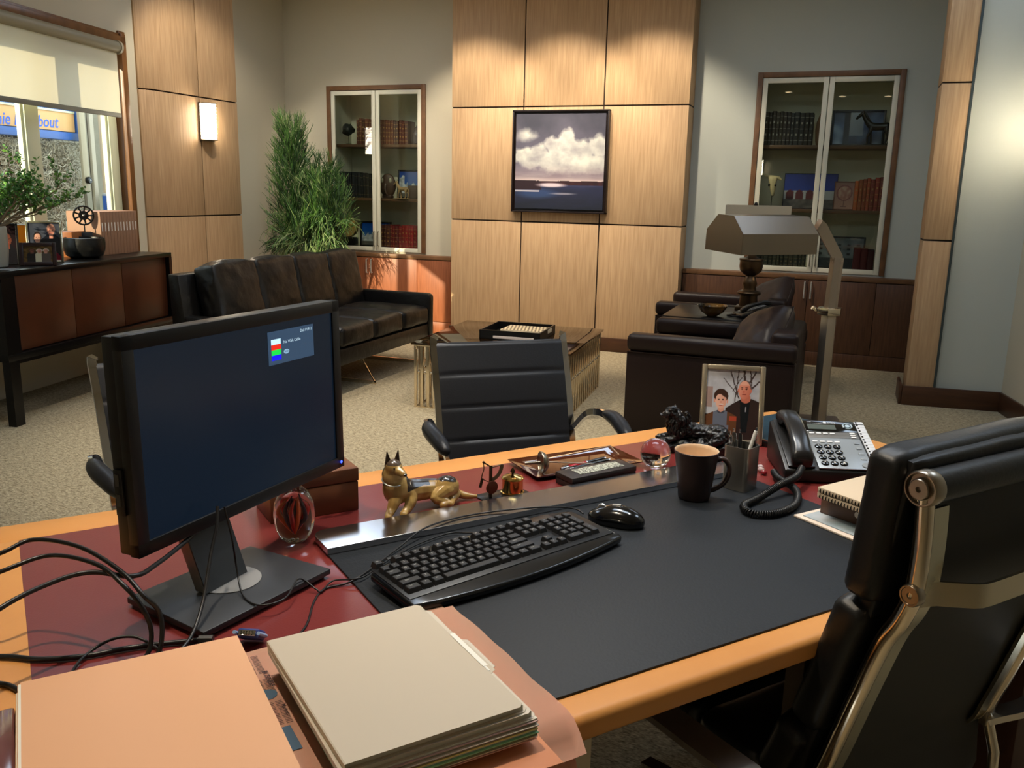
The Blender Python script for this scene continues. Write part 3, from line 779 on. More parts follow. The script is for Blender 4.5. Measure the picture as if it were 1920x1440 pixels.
# ================================================================ painting on the centre wall
t = thing('framed_painting', 'framed seascape painting with white clouds on the oak centre wall', 'painting', (-2.404, YP - .03, 1.2215))
w_, h_ = .884, .882
b = MB()
for x0, x1, z0, z1 in ((-w_ / 2, -w_ / 2 + .014, 0, h_), (w_ / 2 - .014, w_ / 2, 0, h_), (-w_ / 2, w_ / 2, 0, .014), (-w_ / 2, w_ / 2, h_ - .014, h_)):
    b.bb(x0, x1, -.025, .028, z0, z1, bev=.002)
b.bb(-w_ / 2 + .01, w_ / 2 - .01, 0, .028, .01, h_ - .01)
b.build('painting_frame', mat('espresso_frame', (28, 18, 17), .35), t)
MB().bb(-w_ / 2 + .032, w_ / 2 - .032, -.012, .0, .032, h_ - .032).build('canvas', mat('canvas_side', (40, 38, 50), .7), t)
def seascape(u, v):
    hz = .300 + .006 * fbm(u * 4, 0, 3)
    if v > hz:
        y = (v - hz) / (1 - hz)
        c_ = mixc((112, 106, 122), (66, 66, 78), y * 1.1 - .15 + .6 * fbm(u * 3, v * 3, 9))
        # cumulus bodies
        den = 0
        for cx, cy, rx, ry in ((.57, .72, .12, .13), (.45, .64, .16, .13), (.70, .62, .26, .14), (.92, .66, .14, .13), (.30, .58, .16, .12), (.08, .56, .13, .11), (.55, .52, .45, .16), (.88, .48, .22, .12), (.18, .50, .2, .08), (.12, .78, .16, .08)):
            d = 1 - math.hypot((u - cx) / rx, (v - cy) / ry) + .55 * fbm(u * 9, v * 9, 1)
            den = max(den, d * (.45 if cy > .75 and cx < .2 else 1))
        cl = mixc((150, 146, 150), (206, 206, 196), .55 + 1.3 * fbm(u * 6 + 3, v * 7, 5) + .5 * (v - .5))
        c_ = mixc(c_, cl, max(0, min(1, den * 3.2)))
        low = max(0, 1 - y / .26); c_ = mixc(c_, mixc((140, 122, 128), (172, 158, 158), .5 + 1.2 * fbm(u * 3, v * 26, 7)), low)
        if y < .05: c_ = mixc((196, 176, 174), c_, y / .05)
        return c_
    y = v / hz
    c_ = mixc((30, 34, 46), (42, 46, 76), y + .5 * fbm(u * 3, v * 14, 2))
    c_ = mixc(c_, (96, 92, 122), max(0, .5 * fbm(u * 3.5, v * 34, 8) + (y - .78) * 1.8))
    c_ = mixc(c_, (58, 84, 130), ell(u, v, .25, .165, .22, .05, .8) * .6)
    c_ = mixc(c_, (150, 148, 160), ell(u, v, .55, .165, .13, .010, .8) * .8)
    if y > .90 - .05 * (u > .5): c_ = mixc((62, 34, 38), (44, 28, 34), nz(u * 20, v * 20) + .5)
    if u < .30 + .06 * fbm(u * 9, v * 40, 4) and y > .68: c_ = (44, 30, 36)
    lt = ell(u, v, .42, .255, .15, .022, .7); c_ = mixc(c_, (206, 190, 196), lt)
    if u < .28 and .60 < y < .66: c_ = (176, 172, 182)
    return c_
art('painted_surface', w_ - .064, h_ - .064, 190, 190, seascape, t, T(0, -.0125, h_ / 2), PRINT)

# ================================================================ sofa
def make_sofa():
    t = thing('leather_sofa', 'long black leather sofa with four back cushions beside the green plant', 'sofa', (-3.54, 5.44, 0), 0)
    ox, oy = -3.54, 5.44
    ys = [4.60, 5.045, 5.495, 5.945, 6.385]
    MB().bb(-3.94 - ox, -3.10 - ox, 4.58 - oy, 6.40 - oy, .215, .33, bev=.012).build('base', LEATHB, t)
    # reclined back frame
    b = MB(); b.prism([(-3.99, .30), (-3.86, .30), (-3.93, .835), (-4.01, .84)], 4.46 - oy, 6.46 - oy, 'y', bev=.014, M=T(-ox, 0, 0)); b.build('back_frame', LEATHB, t)
    for y0 in (4.46, 6.385):
        b = MB(); b.prism([(-3.98, .24), (-3.09, .215), (-3.085, .555), (-3.11, .575), (-3.90, .575)], y0 - oy, y0 + .075 - oy, 'y', bev=.018, M=T(-ox, 0, 0)); b.build('arm', LEATHB, t)
    for i in range(4):
        y0, y1 = ys[i], ys[i + 1]
        c_ = cushion((.70, y1 - y0 - .004, .145), .28, 16, wr=.004, wsc=8, seed=i * 3.3, corner=.11)
        o = c_.build('seat_cushion', LEATHB, t, M=T(-3.445 - ox, (y0 + y1) / 2 - oy, .405), smooth=60)
        b = MB(); hx, hy = .33, (y1 - y0) / 2 - .008
        b.tube([(-3.445 - ox + hx + .008, (y0 + y1) / 2 - oy + s_ * hy, .462) for s_ in (-1, 1)], .004, 6); b.build('piping', LEATHB, o)
        c_ = cushion((.17, y1 - y0 + .003, .47), .40, 20, wr=.006, wsc=9, seed=20 + i * 5, corner=.055)
        c_.jitter(.003, 26, i).build('back_cushion', LEATHB, t, M=T(-3.80 - ox, (y0 + y1) / 2 - oy, .655) @ Ry(R(-12)), smooth=60)
    for y in (4.62, 5.50, 6.36):
        b = MB(); b.tube([(-3.24 - ox, y - oy, .213), (-3.10 - ox, y - oy, .012), (-3.88 - ox, y - oy, .012), (-3.78 - ox, y - oy, .213)], .01, flat=(.028, .014), up=(0, 1, 0)); b.build('sled_leg', CHROMEB, t)
    return t
make_sofa()

# ================================================================ coffee table and its tray
t = thing('coffee_table', 'square coffee table with tinted glass top on chrome slats', 'table', (-2.06, 5.57, 0), R(4))
MB().bb(-.53, .53, -.545, .545, .418, .432, bev=.003).build('glass_top', TINTED, t)
hx, hy = .505, .52
def slatwall(p0, p1, n):
    b = MB(); a, c_ = Vector(p0), Vector(p1); d = c_ - a; ang = math.atan2(d.y, d.x)
    M = T(a.x, a.y, 0) @ Rz(ang); L_ = d.length
    for i in range(n):
        x = L_ * i / (n - 1); b.bb(x - .010, x + .010, -.006, .006, .006, .41, M=M, bev=.001)
    b.bb(-.01, L_ + .01, -.006, .006, .0, .008, M=M); b.bb(-.01, L_ + .01, -.006, .006, .408, .4175, M=M)
    for i in range(n - 1): b.ball(((i + .5) * L_ / (n - 1), 0, .235), .010, M=M, u=10, v=8)
    return b
for p0, p1, n in (((-hx, -hy), (-hx + .26, -hy), 7), ((hx - .26, -hy), (hx, -hy), 7), ((hx, -hy), (hx, hy), 16), ((-hx, hy), (hx, hy), 16), ((-hx, -hy), (-hx, -hy + .26), 5)):
    slatwall(p0, p1, n).build('slat_panel', CHROMEB, t)
tr = thing('serving_tray', 'square black tray on the glass coffee table', 'tray', (-2.02, 5.56, .4325), R(4))
b = MB(); s_ = .21; b.bb(-s_, s_, -s_, s_, 0, .008)
for x0, x1, y0, y1 in ((-s_, s_, -s_, -s_ + .01), (-s_, s_, s_ - .01, s_), (-s_, -s_ + .01, -s_, s_), (s_ - .01, s_, -s_, s_)): b.bb(x0, x1, y0, y1, 0, .062)
b.build('tray_body', BLACKM, tr)
def magcover(u, v):
    c_ = (176, 166, 158)
    if v < .28: c_ = (206, 198, 190) if nz(u * 20, v * 10) > 0 else (120, 96, 100)
    if v > .8: c_ = (130, 70, 60)
    return c_
m1 = thing('magazine', 'magazine lying at the bottom of the black tray', 'magazine', (-1.99, 5.52, .4412), R(4))
MB().bb(-.14, .14, -.17, .17, 0, .018, bev=.001).build('pages', mat('magazine_pages', (190, 176, 168), .6), m1)
art('cover', .278, .338, 30, 40, magcover, m1, T(0, 0, .0185) @ Rx(R(-90)), PRINT)
m2 = thing('book', 'book with light striped cover on top in the black tray', 'book', (-1.96, 5.56, .4605), R(2))
MB().bb(-.15, .15, -.11, .11, 0, .028, bev=.001).build('pages', mat('cream_pages', (206, 190, 160), .6), m2)
art('cover', .30, .22, 80, 12, lambda u, v: (228, 208, 168) if (u + v * .18) * 12 % 1 < .62 else (84, 56, 34), m2, T(0, 0, .0285) @ Rx(R(-90)), PRINT)

# ================================================================ armchairs, side table
def armchair(label, loc, rz):
    """faces -x locally; footprint x 0..0.96, y 0..0.86"""
    t = thing('armchair', label, 'armchair', loc, rz)
    for y0 in (0, .75):
        b = MB(); b.bb(0, .95, y0, y0 + .11, .02, .497, bev=.008); b.bb(-.006, .955, y0 - .005, y0 + .115, .497, .602, bev=.035, seg=4)
        if y0 == 0:
            for x in (.47, .488, .93, .945): b.bb(x - .0015, x + .0015, y0 - .002, y0 + .002, .03, .49)
            b.bb(.0, .95, y0 - .0065, y0, .4945, .4985)
        o = b.build('arm', LEATHBR, t)
    b = MB(); b.bb(.02, .88, .105, .755, .06, .27, bev=.02); b.build('base', LEATHBR, t)
    b = MB(); b.bb(.80, .95, .10, .76, .05, .655, bev=.03, seg=3); b.build('backrest', LEATHBR, t)
    cushion((.66, .63, .17), .2, 10, corner=.1).build('seat_cushion', LEATHBR, t, M=T(.42, .43, .36), smooth=60)
    for x in (.06, .88):
        for y in (.055, .805): MB().bb(x - .02, x + .02, y - .02, y + .02, 0, .022).build('foot', BLACKM, t)
    return t
armchair('dark brown leather armchair nearest the desk', (-1.125, 4.975, 0), R(-1.5))
armchair('dark brown leather armchair farther away, beside the oak centre wall', (-1.29, 6.62, 0), R(0))
def pillow(label, loc, rot, sz=.5):
    m = MB(); t = bmesh.new(); bmesh.ops.create_grid(t, x_segments=22, y_segments=22, size=1)
    top = bmesh.new(); top = t
    for v in t.verts:
        x, y = v.co.x, v.co.y
        th = ((1 - x ** 4) * (1 - y ** 4)) ** .5
        px = x * (1 - .12 * y * y) * (1 - .04 * (1 - y * y)); py = y * (1 - .12 * x * x) * (1 - .04 * (1 - x * x))
        v.co = Vector((px * sz / 2, py * sz / 2, th * .10 + .010 * noise.noise(Vector((x * 3, y * 3, loc[0]))) * th))
    me = bpy.data.meshes.new('p'); t.to_mesh(me)
    m.merge(t); t2 = bmesh.new(); t2.from_mesh(me); bmesh.ops.scale(t2, vec=(1, 1, -1), verts=t2.verts); bmesh.ops.reverse_faces(t2, faces=t2.faces); m.merge(t2)
    bmesh.ops.remove_doubles(m.bm, verts=m.bm.verts, dist=.0005)
    pts = []
    for (ax, ay), (bx, by) in (((-1, -1), (1, -1)), ((1, -1), (1, 1)), ((1, 1), (-1, 1)), ((-1, 1), (-1, -1))):
        for k in range(12):
            f_ = k / 12; x = ax + (bx - ax) * f_; y = ay + (by - ay) * f_
            pts.append((x * (1 - .12 * y * y) * (1 - .04 * (1 - y * y)) * sz / 2, y * (1 - .12 * x * x) * (1 - .04 * (1 - x * x)) * sz / 2, 0))
    o = thing('throw_pillow', label, 'pillow', loc); o.rotation_euler = Vector(rot[:3]).to_track_quat('Z', 'Y').to_euler()
    o.rotation_euler.rotate_axis('Z', rot[3])
    m.build('pillow_cover', LEATHPL, o, smooth=80)
    MB().tube(pts, .005, 6, closed=True).build('piping', LEATHPL, o)
    return o
pillow('brown leather pillow leaning in the nearer armchair', (-.40, 5.40, .575), (-.66, -.40, .62, R(28)), .41)
pillow('brown leather pillow leaning in the farther armchair', (-.49, 7.02, .60), (-.62, -.42, .66, R(35)), .43)

t = thing('side_table', 'dark side table between the two brown armchairs', 'table', (-.72, 6.225, 0))
MB().bb(-.38, .38, -.345, .345, .577, .600, bev=.004).build('tabletop', mat('ebony_top', (22, 20, 19), .3), t)
for x in (-.33, .33):
    for y in (-.28, .28): MB().bb(x - .02, x + .02, y - .02, y + .02, 0, .576).build('leg', BLACKM, t)
t = thing('bowl', 'shallow dark horn bowl with amber streaks on the side table', 'bowl', (-.78, 6.00, .601))
MB().lathe([(.03, 0), (.036, .004), (.075, .03), (.100, .068), (.103, .075), (.096, .072), (.07, .037), (.034, .012), (0, .010)], 32).build('bowl_body', mat('horn', (12, 10, 8), .12, col2=(120, 84, 36), nscale=7, contrast=.16, coat=.6), t)
# table lamp
t = thing('table_lamp', 'bronze urn table lamp on the side table, its shade behind the steel shade', 'lamp', (-.59, 6.46, .601))
MB().bb(-.085, .085, -.085, .085, 0, .03, bev=.004).build('base', BRONZED, t)
MB().lathe([(.062, .03), (.066, .05), (.060, .12), (.062, .135), (.080, .14), (.083, .155), (.076, .165), (.050, .175), (.045, .20), (.052, .23), (.042, .275), (.030, .30), (.05, .315), (.075, .345), (.082, .38), (.080, .43), (.086, .44), (.084, .45), (.05, .455), (.03, .47), (.028, .52)], 32, M=Matrix.Diagonal((1, 1, .82, 1))).build('urn', BRONZED, t)
MB().tube([(0, 0, .42), (0, 0, .70)], .008, 10).build('stem', BRASS, t)
b = MB(); sw, sd, z0, z1 = .22, .13, .50, .739
for x0, x1, y0, y1 in ((-sw, sw, -sd, -sd + .003), (-sw, sw, sd - .003, sd), (-sw, -sw + .003, -sd, sd), (sw - .003, sw, -sd, sd)): b.bb(x0, x1, y0, y1, z0, z1)
b.build('lamp_shade', mat('linen_shade', (176, 164, 142), .8), t, M=T(.02, 0, 0) @ Rz(R(4)))
MB().lathe([(0, .70), (.012, .705), (.006, .72), (.012, .735), (.014, .745), (.010, .758), (0, .762)], 12).build('finial', BLACKM, t)
MB().tube([(-.2, 0, .70), (.24, 0, .70)], .003, 6).build('shade_bar', BRASS, t)
# black telephone on the side table
def handset(L_, wd, th, m, parent, M):
    prof = [(-1, 0), (-.9, .0), (-.6, .018), (0, .03), (.6, .018), (.9, 0), (1, 0)]
    b = MB()
    outer = []
    n = 18
    top, bot = [], []
    for i in range(n + 1):
        s_ = -1 + 2 * i / n
        zt = th * (1.15 - .55 * s_ * s_ * s_ * s_) ; zb = th * (.55 * (1 - min(1, (abs(s_) / .72) ** 4)))
        top.append((s_ * L_ / 2, zt)); bot.append((s_ * L_ / 2, zb))
    pts = bot + top[::-1]
    b.prism(pts, -wd / 2, wd / 2, 'y', bev=min(.006, wd * .2))
    return b.build('handset', m, parent, M=M, smooth=50)
t = thing('telephone', 'black desk telephone on the side table behind the leather pillow', 'telephone', (-.52, 6.09, .601), R(24))
MB().prism([(-.11, 0), (.11, 0), (.11, .085), (-.11, .02)], -.09, .09, 'y', bev=.006, M=Rz(R(0))).build('phone_body', BLACKPL, t)
handset(.21, .045, .035, BLACKPL, t, T(0, -.06, .065) @ Ry(R(-16)))
b = MB()
for i in range(8):
    for j in range(4): b.bb(-.085 + i * .022, -.068 + i * .022, -.02 + j * .024, -.003 + j * .024, 0, .003)
b.build('buttons', mat('grey_buttons', (120, 120, 118), .5), t, M=T(0, 0, .055) @ Ry(R(-16)))
MB().tube([(-.11, -.05, .012), (-.15, -.03, .008), (-.17, .02, .008), (-.13, .05, .008), (-.11, .02, .012)], .006, 8).build('coiled_cord', BLACKPL, t)

# ================================================================ floor lamp
t = thing('floor_lamp', 'brushed steel pharmacy floor lamp with faceted shade in front of the right cabinet', 'floor lamp', (-.032, 5.745, 0), R(10))
MB().bb(-.13, .13, -.13, .13, 0, .018, bev=.003).build('base', STEEL, t)
hexa = lambda r: [(r * math.cos(R(60 * i + 15)), r * math.sin(R(60 * i + 15))) for i in range(6)]
MB().prism(hexa(.050), .018, .70, bev=.001).build('outer_pole', STEEL, t)
b = MB(); b.prism(hexa(.078), .695, .738, bev=.002); b.build('collar', CHROMEB, t)
MB().tube([(-.075, 0, .717), (-.105, -.01, .735)], .013, 8).build('knob', CHROMEB, t)
MB().tube([(.004, 0, .70), (.014, 0, 1.045)], .040, 6).build('inner_pole', STEEL, t)
MB().tube([(.014, 0, 1.02), (.012, -.0, 1.05), (-.105, -.04, 1.235), (-.125, -.05, 1.245)], .01, flat=(.062, .05), up=(0, 1, 0)).build('arm', STEEL, t)
sh = MB(); w2, d2, h1, h2, t2 = .285, .169, .121, .217, .0715
sec = [(-d2, 0), (-d2, h1), (-t2, h2), (t2, h2), (d2, h1), (d2, 0)]
n_ = [(-d2 + .003, 0), (-d2 + .003, h1 - .001), (-t2 + .001, h2 - .003), (t2 - .001, h2 - .003), (d2 - .003, h1 - .001), (d2 - .003, 0)]
def seg(b, pa, pb, qa, qb): b.prism([pa, pb, qb, qa], -w2, w2, 'x')
for i in range(5): seg(sh, sec[i], sec[i + 1], n_[i], n_[i + 1])
for x in (-w2, w2 - .003): sh.prism(sec, x, x + .003, 'x')
o = sh.build('lamp_shade', STEELS, t, smooth=20)
Mt = T(-.458, 5.526, 1.075) @ Rz(R(45.7)) @ Rx(R(2.4)); o.data.transform((T(-.032, 5.745, 0) @ Rz(R(10))).inverted() @ Mt)
b = MB(); b.tube([(-.15, 0, .12), (.22, 0, .12)], .016, 10); b.tube([(.22, 0, .12), (w2 + .0, 0, .15)], .008, 8)
b.build('bulb', mat('lamp_tube', (230, 230, 222), .4), t, M=(T(-.032, 5.745, 0) @ Rz(R(10))).inverted() @ Mt)

# ================================================================ corner plant (pencil cactus)
t = thing('potted_plant', 'tall bushy green pencil plant in the corner behind the sofa', 'plant', (-4.87, 7.30, 0))
MB().lathe([(.15, 0), (.17, .02), (.20, .36), (.21, .40), (.19, .40), (.18, .36), (0, .35)], 32).build('pot', mat('dark_pot', (52, 44, 38), .6), t)
pr = random.Random(11)
GREENS = [mat('stem_green', (74, 112, 46), .5), mat('stem_green_dark', (44, 74, 34), .55), mat('stem_green_pale', (122, 142, 88), .5)]
fol = MB()
def sprig(b, p, d, L_, r, depth, mi, curl=0):
    n = 4; pts = [p]; q = Vector(p); dd = Vector(d).normalized()
    for i in range(n):
        dd = (dd + Vector((pr.uniform(-1, 1), pr.uniform(-1, 1), pr.uniform(-.6, 1.0) - curl)) * (.16 + .35 * curl)).normalized()
        q = q + dd * L_ / n; pts.append(q.copy())
    b.tube(pts, [r * (1 - .12 * i) for i in range(n + 1)], 4, mi=mi)
    if depth:
        for k in range(3 if depth > 1 else 3):
            i = pr.randint(1, n - 1); side = Vector((pr.uniform(-1, 1), pr.uniform(-1, 1), pr.uniform(.1, .8)))
            sprig(b, pts[i], (dd * .9 + side * .7), L_ * .62, r * .8, depth - 1, mi if pr.random() < .7 else pr.randint(0, 2), curl)
heads = [(-.13, .02, .88, 2.05, .20, 190), (.22, 0, .86, 1.66, .17, 130), (.36, -.05, .9, 1.50, .15, 80), (.05, 0, .84, 1.32, .36, 190)]
for hx_, hy_, z0, z1, rad, cnt in heads:
    fol.tube([(hx_ * .4, hy_, .35), (hx_ * .8, hy_, .8), (hx_, hy_, z1 - .25)], .014, 6, mi=1)
    for i in range(cnt):
        f_ = pr.random(); z = z0 + (z1 - .22 - z0) * f_; a = pr.uniform(0, 2 * PI)
        rr = rad * (1.1 - .65 * f_)
        base = Vector((hx_ + .25 * rr * math.cos(a), hy_ + .25 * rr * math.sin(a), z))
        curl = .9 if (z < 1.15 and pr.random() < .5) else 0
        sprig(fol, base, (math.cos(a) * rr * 3.2, math.sin(a) * rr * 3.2, .75 - curl * .7), .20 + rr * .35, .0042, 2 if curl == 0 else 1, pr.choice((0, 0, 1, 1) if not curl else (0, 1, 2, 2)), curl)
for i in range(26):
    a = pr.uniform(R(150), R(230)); sprig(fol, Vector((-.22, 0, .86)), (math.cos(a), math.sin(a), .2), .22, .003, 1, 1, .7)
fol.build('foliage', GREENS, t, smooth=80)
# sun lamp on the left pier floor etc: none

# ================================================================ credenza and the things on it
def WT(s, k, z=0): return Vector(W(s, k, z))
WR = R(10.53)
t = thing('credenza', 'long black credenza with brown door panels under the window', 'cabinet', WT(5.175, -3.91), WR)
def cb(b, s0, s1, k0, k1, z0, z1, **kw): b.bb(k0 + 3.91, k1 + 3.91, s0 - 5.175, s1 - 5.175, z0, z1, **kw)
b = MB()
cb(b, 4.307, 6.045, -4.17, -3.65, .868, .90, bev=.002); cb(b, 4.307, 6.045, -4.17, -3.65, .385, .425, bev=.002)
cb(b, 4.307, 4.415, -4.17, -3.65, .425, .868); cb(b, 6.01, 6.045, -4.17, -3.65, .425, .868); cb(b, 4.42, 6.01, -4.165, -4.15, .425, .868)
b.build('case', mat('ebonised_wood', (14, 12, 12), .28, spec=.4), t)
for s0, s1 in ((4.42, 4.945), (4.951, 5.462), (5.468, 6.005)):
    b = MB(); cb(b, s0, s1, -3.70, -3.68, .43, .864, bev=.001); b.build('door_panel', mat('brown_panel', (70, 36, 20), .35, col2=(88, 46, 26), nscale=4, stretch=(1, 1, 1)), t)
for s0 in (4.325, 5.955):
    for k0 in (-3.71, -4.16):
        b = MB(); cb(b, s0, s0 + .075, k0, k0 + .05, 0, .385); b.build('leg', MATS['ebonised_wood'], t)
b = MB(); cb(b, 4.40, 5.955, -3.68, -3.655, .365, .385); b.build('rail', MATS['ebonised_wood'], t)

def person_fn(bg, people):
    def f(u, v):
        c_ = bg(u, v)
        for (cx, cy, r, skin_, hair, shirt, sw) in people:
            if v < cy - r * .9:
                half = sw * (1 - max(0, (v - (cy - r * 2.0)) / (r * 1.3)) * .72) if v > cy - r * 2.0 else sw
                if abs(u - cx) < half: c_ = shirt
                if abs(u - cx) < r * .5 and v > cy - r * 1.7: c_ = skin_
            if ell(u, v, cx, cy + r * .22, r * 1.05, r * 1.22) > .5 and hair: c_ = hair
            if ell(u, v, cx, cy - r * .05, r * .84, r * 1.08) > .5:
                c_ = mixc(skin_, tuple(x * .78 for x in skin_), (u - cx) / r * .5 + .3)
                for sx in (-1, 1):
                    if ell(u, v, cx + sx * r * .36, cy + r * .12, r * .16, r * .09) > .5: c_ = (60, 40, 36)
                if ell(u, v, cx, cy - r * .52, r * .30, r * .09) > .5: c_ = (176, 84, 78)
                if ell(u, v, cx, cy - r * .18, r * .12, r * .13) > .5: c_ = tuple(x * .82 for x in skin_)
        return c_
    return f
fam = person_fn(lambda u, v: mixc((44, 48, 58), (70, 74, 86), fbm(u * 3, v * 3) + .6), [
    (.72, .80, .125, (206, 140, 120), (150, 110, 98), (20, 24, 34), .34), (.28, .60, .12, (216, 160, 138), (44, 34, 32), (30, 36, 48), .24), (.74, .33, .12, (214, 150, 132), (32, 26, 28), (130, 30, 44), .28)])
frame_picture('framed_photo', 'large silver-framed family portrait of three on the credenza', 'picture', WT(4.93, -3.84, .90), R(42), .205, .262, .014, mat('silver_gilt', (206, 200, 176), .22, metal=.9), fam, tilt=R(13), nx=60, ny=76)
trio = person_fn(lambda u, v: mixc((70, 52, 26), (120, 90, 44), nz(u * 7, v * 7) + .4), [
    (.30, .72, .10, (120, 76, 60), (60, 44, 40), (22, 24, 32), .17), (.55, .70, .10, (206, 150, 130), (210, 204, 196), (200, 196, 170), .15), (.78, .72, .10, (206, 150, 130), (190, 186, 178), (84, 76, 74), .16)])
frame_picture('framed_photo', 'small dark brown framed photo of three people before the silver frame', 'picture', WT(4.735, -3.74, .90), R(40), .20, .138, .022, mat('dark_walnut_frame', (48, 30, 28), .35), trio, tilt=R(12), nx=60, ny=40)
duo = person_fn(lambda u, v: (34, 20, 22), [(.25, .52, .14, (150, 92, 76), (30, 20, 20), (150, 160, 160), .2), (.72, .62, .15, (120, 64, 48), (20, 14, 14), (22, 20, 24), .3)])
frame_picture('framed_photo', 'dark framed photo of two people beside the bushy plant on the credenza', 'picture', WT(4.69, -3.95, .90), R(44), .19, .25, .012, mat('black_frame', ()), duo, tilt=R(10), nx=44, ny=56)
frame_picture('framed_photo', 'bright orange picture behind the silver-framed portrait on the credenza', 'picture', WT(4.93, -4.02, .90), R(42), .16, .235, .008, LABELW, lambda u, v: (226, 130, 30) if not (.3 < v < .42) else (200, 92, 24), tilt=R(8), nx=10, ny=16)
o = MB().bb(-.035, .055, -.055, .055, 0, .001).build('card', mat('grey_card', (120, 122, 124), .6)); o.location = WT(4.46, -3.74, .9005); o.rotation_euler = (0, 0, R(30)); tag(o, 'grey card lying on the credenza below the small brown frame', 'card')
# dark wooden bowl
t = thing('wooden_bowl', 'wide black carved bowl on the credenza right of the silver frame', 'bowl', WT(5.34, -3.86, .90))
b = MB(); b.lathe([(0, 0), (.085, 0), (.115, .02), (.130, .06), (.132, .10), (.128, .135), (.120, .137), (.118, .10), (.11, .06), (.09, .03), (0, .025)], 36, caps=False); b.jitter(.004, 14, 2)
b.build('bowl_body', mat('black_carved_wood', (20, 20, 20), .35, bump=.3, bscale=26), t)
# film reel ornament
t = thing('film_reel', 'small black film reel ornament on a stem behind the black bowl', 'ornament', WT(5.505, -3.965, .90), R(52))
b = MB()
rc = .276; 
ring = lambda r, y=0: [(r * math.cos(2 * PI * i / 32), y, rc + r * math.sin(2 * PI * i / 32)) for i in range(32)]
b.tube(ring(.062), .006, 6, closed=True); b.lathe([(0, -.007), (.032, -.007), (.032, .007), (0, .007)], 24, M=T(0, 0, rc) @ Rx(R(90)))
for i in range(9):
    a = 2 * PI * i / 9; b.tube([(.03 * math.cos(a), 0, rc + .03 * math.sin(a)), (.060 * math.cos(a), 0, rc + .060 * math.sin(a))], .0055, 6)
b.build('reel', BLACKM, t)
MB().ball((0, -.008, rc), .010, u=12, v=8).build('hub', NICKEL, t)
b = MB(); b.tube([(0, 0, .16), (0, 0, rc - .06)], .004, 8); b.build('stem', BLACKM, t)
b = MB(); b.bb(-.045, .045, -.04, .04, 0, .165, bev=.008); b.build('base', BLACKM, t)
o = MB().bb(-.10, .10, -.09, .09, 0, .17, bev=.004).build('wooden_box', mat('honey_box', (132, 74, 34), .35, col2=(158, 96, 50), nscale=3, stretch=(1, 6, 6))); o.location = WT(5.40, -4.05, .90); o.rotation_euler = (0, 0, R(20)); tag(o, 'honey brown wooden box behind the black bowl on the credenza', 'box')
# row of tan bound volumes with white spine labels
KRAFT = mat('kraft_binding', (150, 112, 86), .6); KPAGE = mat('kraft_side', (176, 128, 100), .6)
nb = 12; 
for i in range(nb):
    s_ = 5.585 + i * .036
    b = MB(); b.bb(-.26, 0, -.0172, .0172, 0, .30, 0, bev=.002); b.bb(-.255, -.003, -.0174, .0174, .2985, .3012, 2)
    b.bb(-.0005, .0009, -.0045, .0045, .165, .225, 1)
    o = b.build('binder', [KRAFT, LABELW, KPAGE]); o.location = WT(s_, -3.885, .9005); o.rotation_euler = (0, 0, WR)
    tag(o, 'tan bound volume, %s from the left in the row by the window' % ORD[i], 'book', 'tan bound volumes on the credenza')
# bushy potted plant
t = thing('potted_plant', 'bushy small-leaved jade plant in a pale pot at the left end of the credenza', 'plant', WT(4.515, -3.86, .90))
MB().lathe([(.06, 0), (.075, .01), (.085, .10), (.085, .23), (.08, .24), (.07, .24), (.068, .21), (0, .21)], 28).build('pot', mat('pale_pot', (150, 150, 140), .45), t)
pr = random.Random(5); br = MB(); lf = MB()
def leaf(p, d, s_):
    d = d.normalized(); a = Vector((pr.uniform(-1, 1), pr.uniform(-1, 1), pr.uniform(-.3, 1))); a = (a - d * a.dot(d)).normalized(); n_ = d.cross(a)
    t_ = bmesh.new(); q = [p, p + d * s_ * .4 + a * s_ * .34, p + d * s_, p + d * s_ * .4 - a * s_ * .34]; up_ = n_ * s_ * .09
    lo = [t_.verts.new(v - up_ * .5) for v in q]; c1 = t_.verts.new(p + d * s_ * .45 + up_ * 1.2); c0 = t_.verts.new(p + d * s_ * .45 - up_ * 1.0)
    for i_ in range(4): t_.faces.new((lo[i_], lo[(i_ + 1) % 4], c1)); t_.faces.new((lo[(i_ + 1) % 4], lo[i_], c0))
    lf.merge(t_, pr.randint(0, 1))
def branch(p, d, L_, r, depth):
    q = Vector(p); dd = Vector(d).normalized(); pts = [q.copy()]
    for i_ in range(5):
        dd = (dd + Vector((pr.uniform(-1, 1), pr.uniform(-1, 1), pr.uniform(-.5, .7))) * .24).normalized(); q = q + dd * L_ / 5; pts.append(q.copy())
        if depth < 2 :
            for _ in range(2): 
                pp = q + Vector((pr.uniform(-1, 1), pr.uniform(-1, 1), pr.uniform(-1, 1))) * .008
                leaf(pp, Vector((pr.uniform(-1, 1), pr.uniform(-1, 1), pr.uniform(-.2, 1))), pr.uniform(.018, .032))
    br.tube(pts, [r * (1 - .13 * i_) for i_ in range(6)], 6)
    if depth:
        for _ in range(3):
            i_ = pr.randint(1, 5); branch(pts[i_], dd * .8 + Vector((pr.uniform(-1, 1), pr.uniform(-1, 1), pr.uniform(-.2, .9))), L_ * .62, r * .55, depth - 1)
for k in range(9):
    a = 2 * PI * k / 9 + .3; branch((0, 0, .21), (math.cos(a) * .75, math.sin(a) * .75, .75), .26, .009, 3 if k % 2 else 2)
for k in range(3): branch((0, 0, .21), (.3 * k - .1, .85, .42 + .14 * k), .34, .009, 3)
br.build('branches', mat('grey_branch', (122, 104, 78), .7), t, smooth=80); lf.build('leaves', [mat('leaf_green', (108, 156, 66), .4, spec=.5), mat('leaf_green_deep', (66, 116, 50), .4)], t, smooth=None)

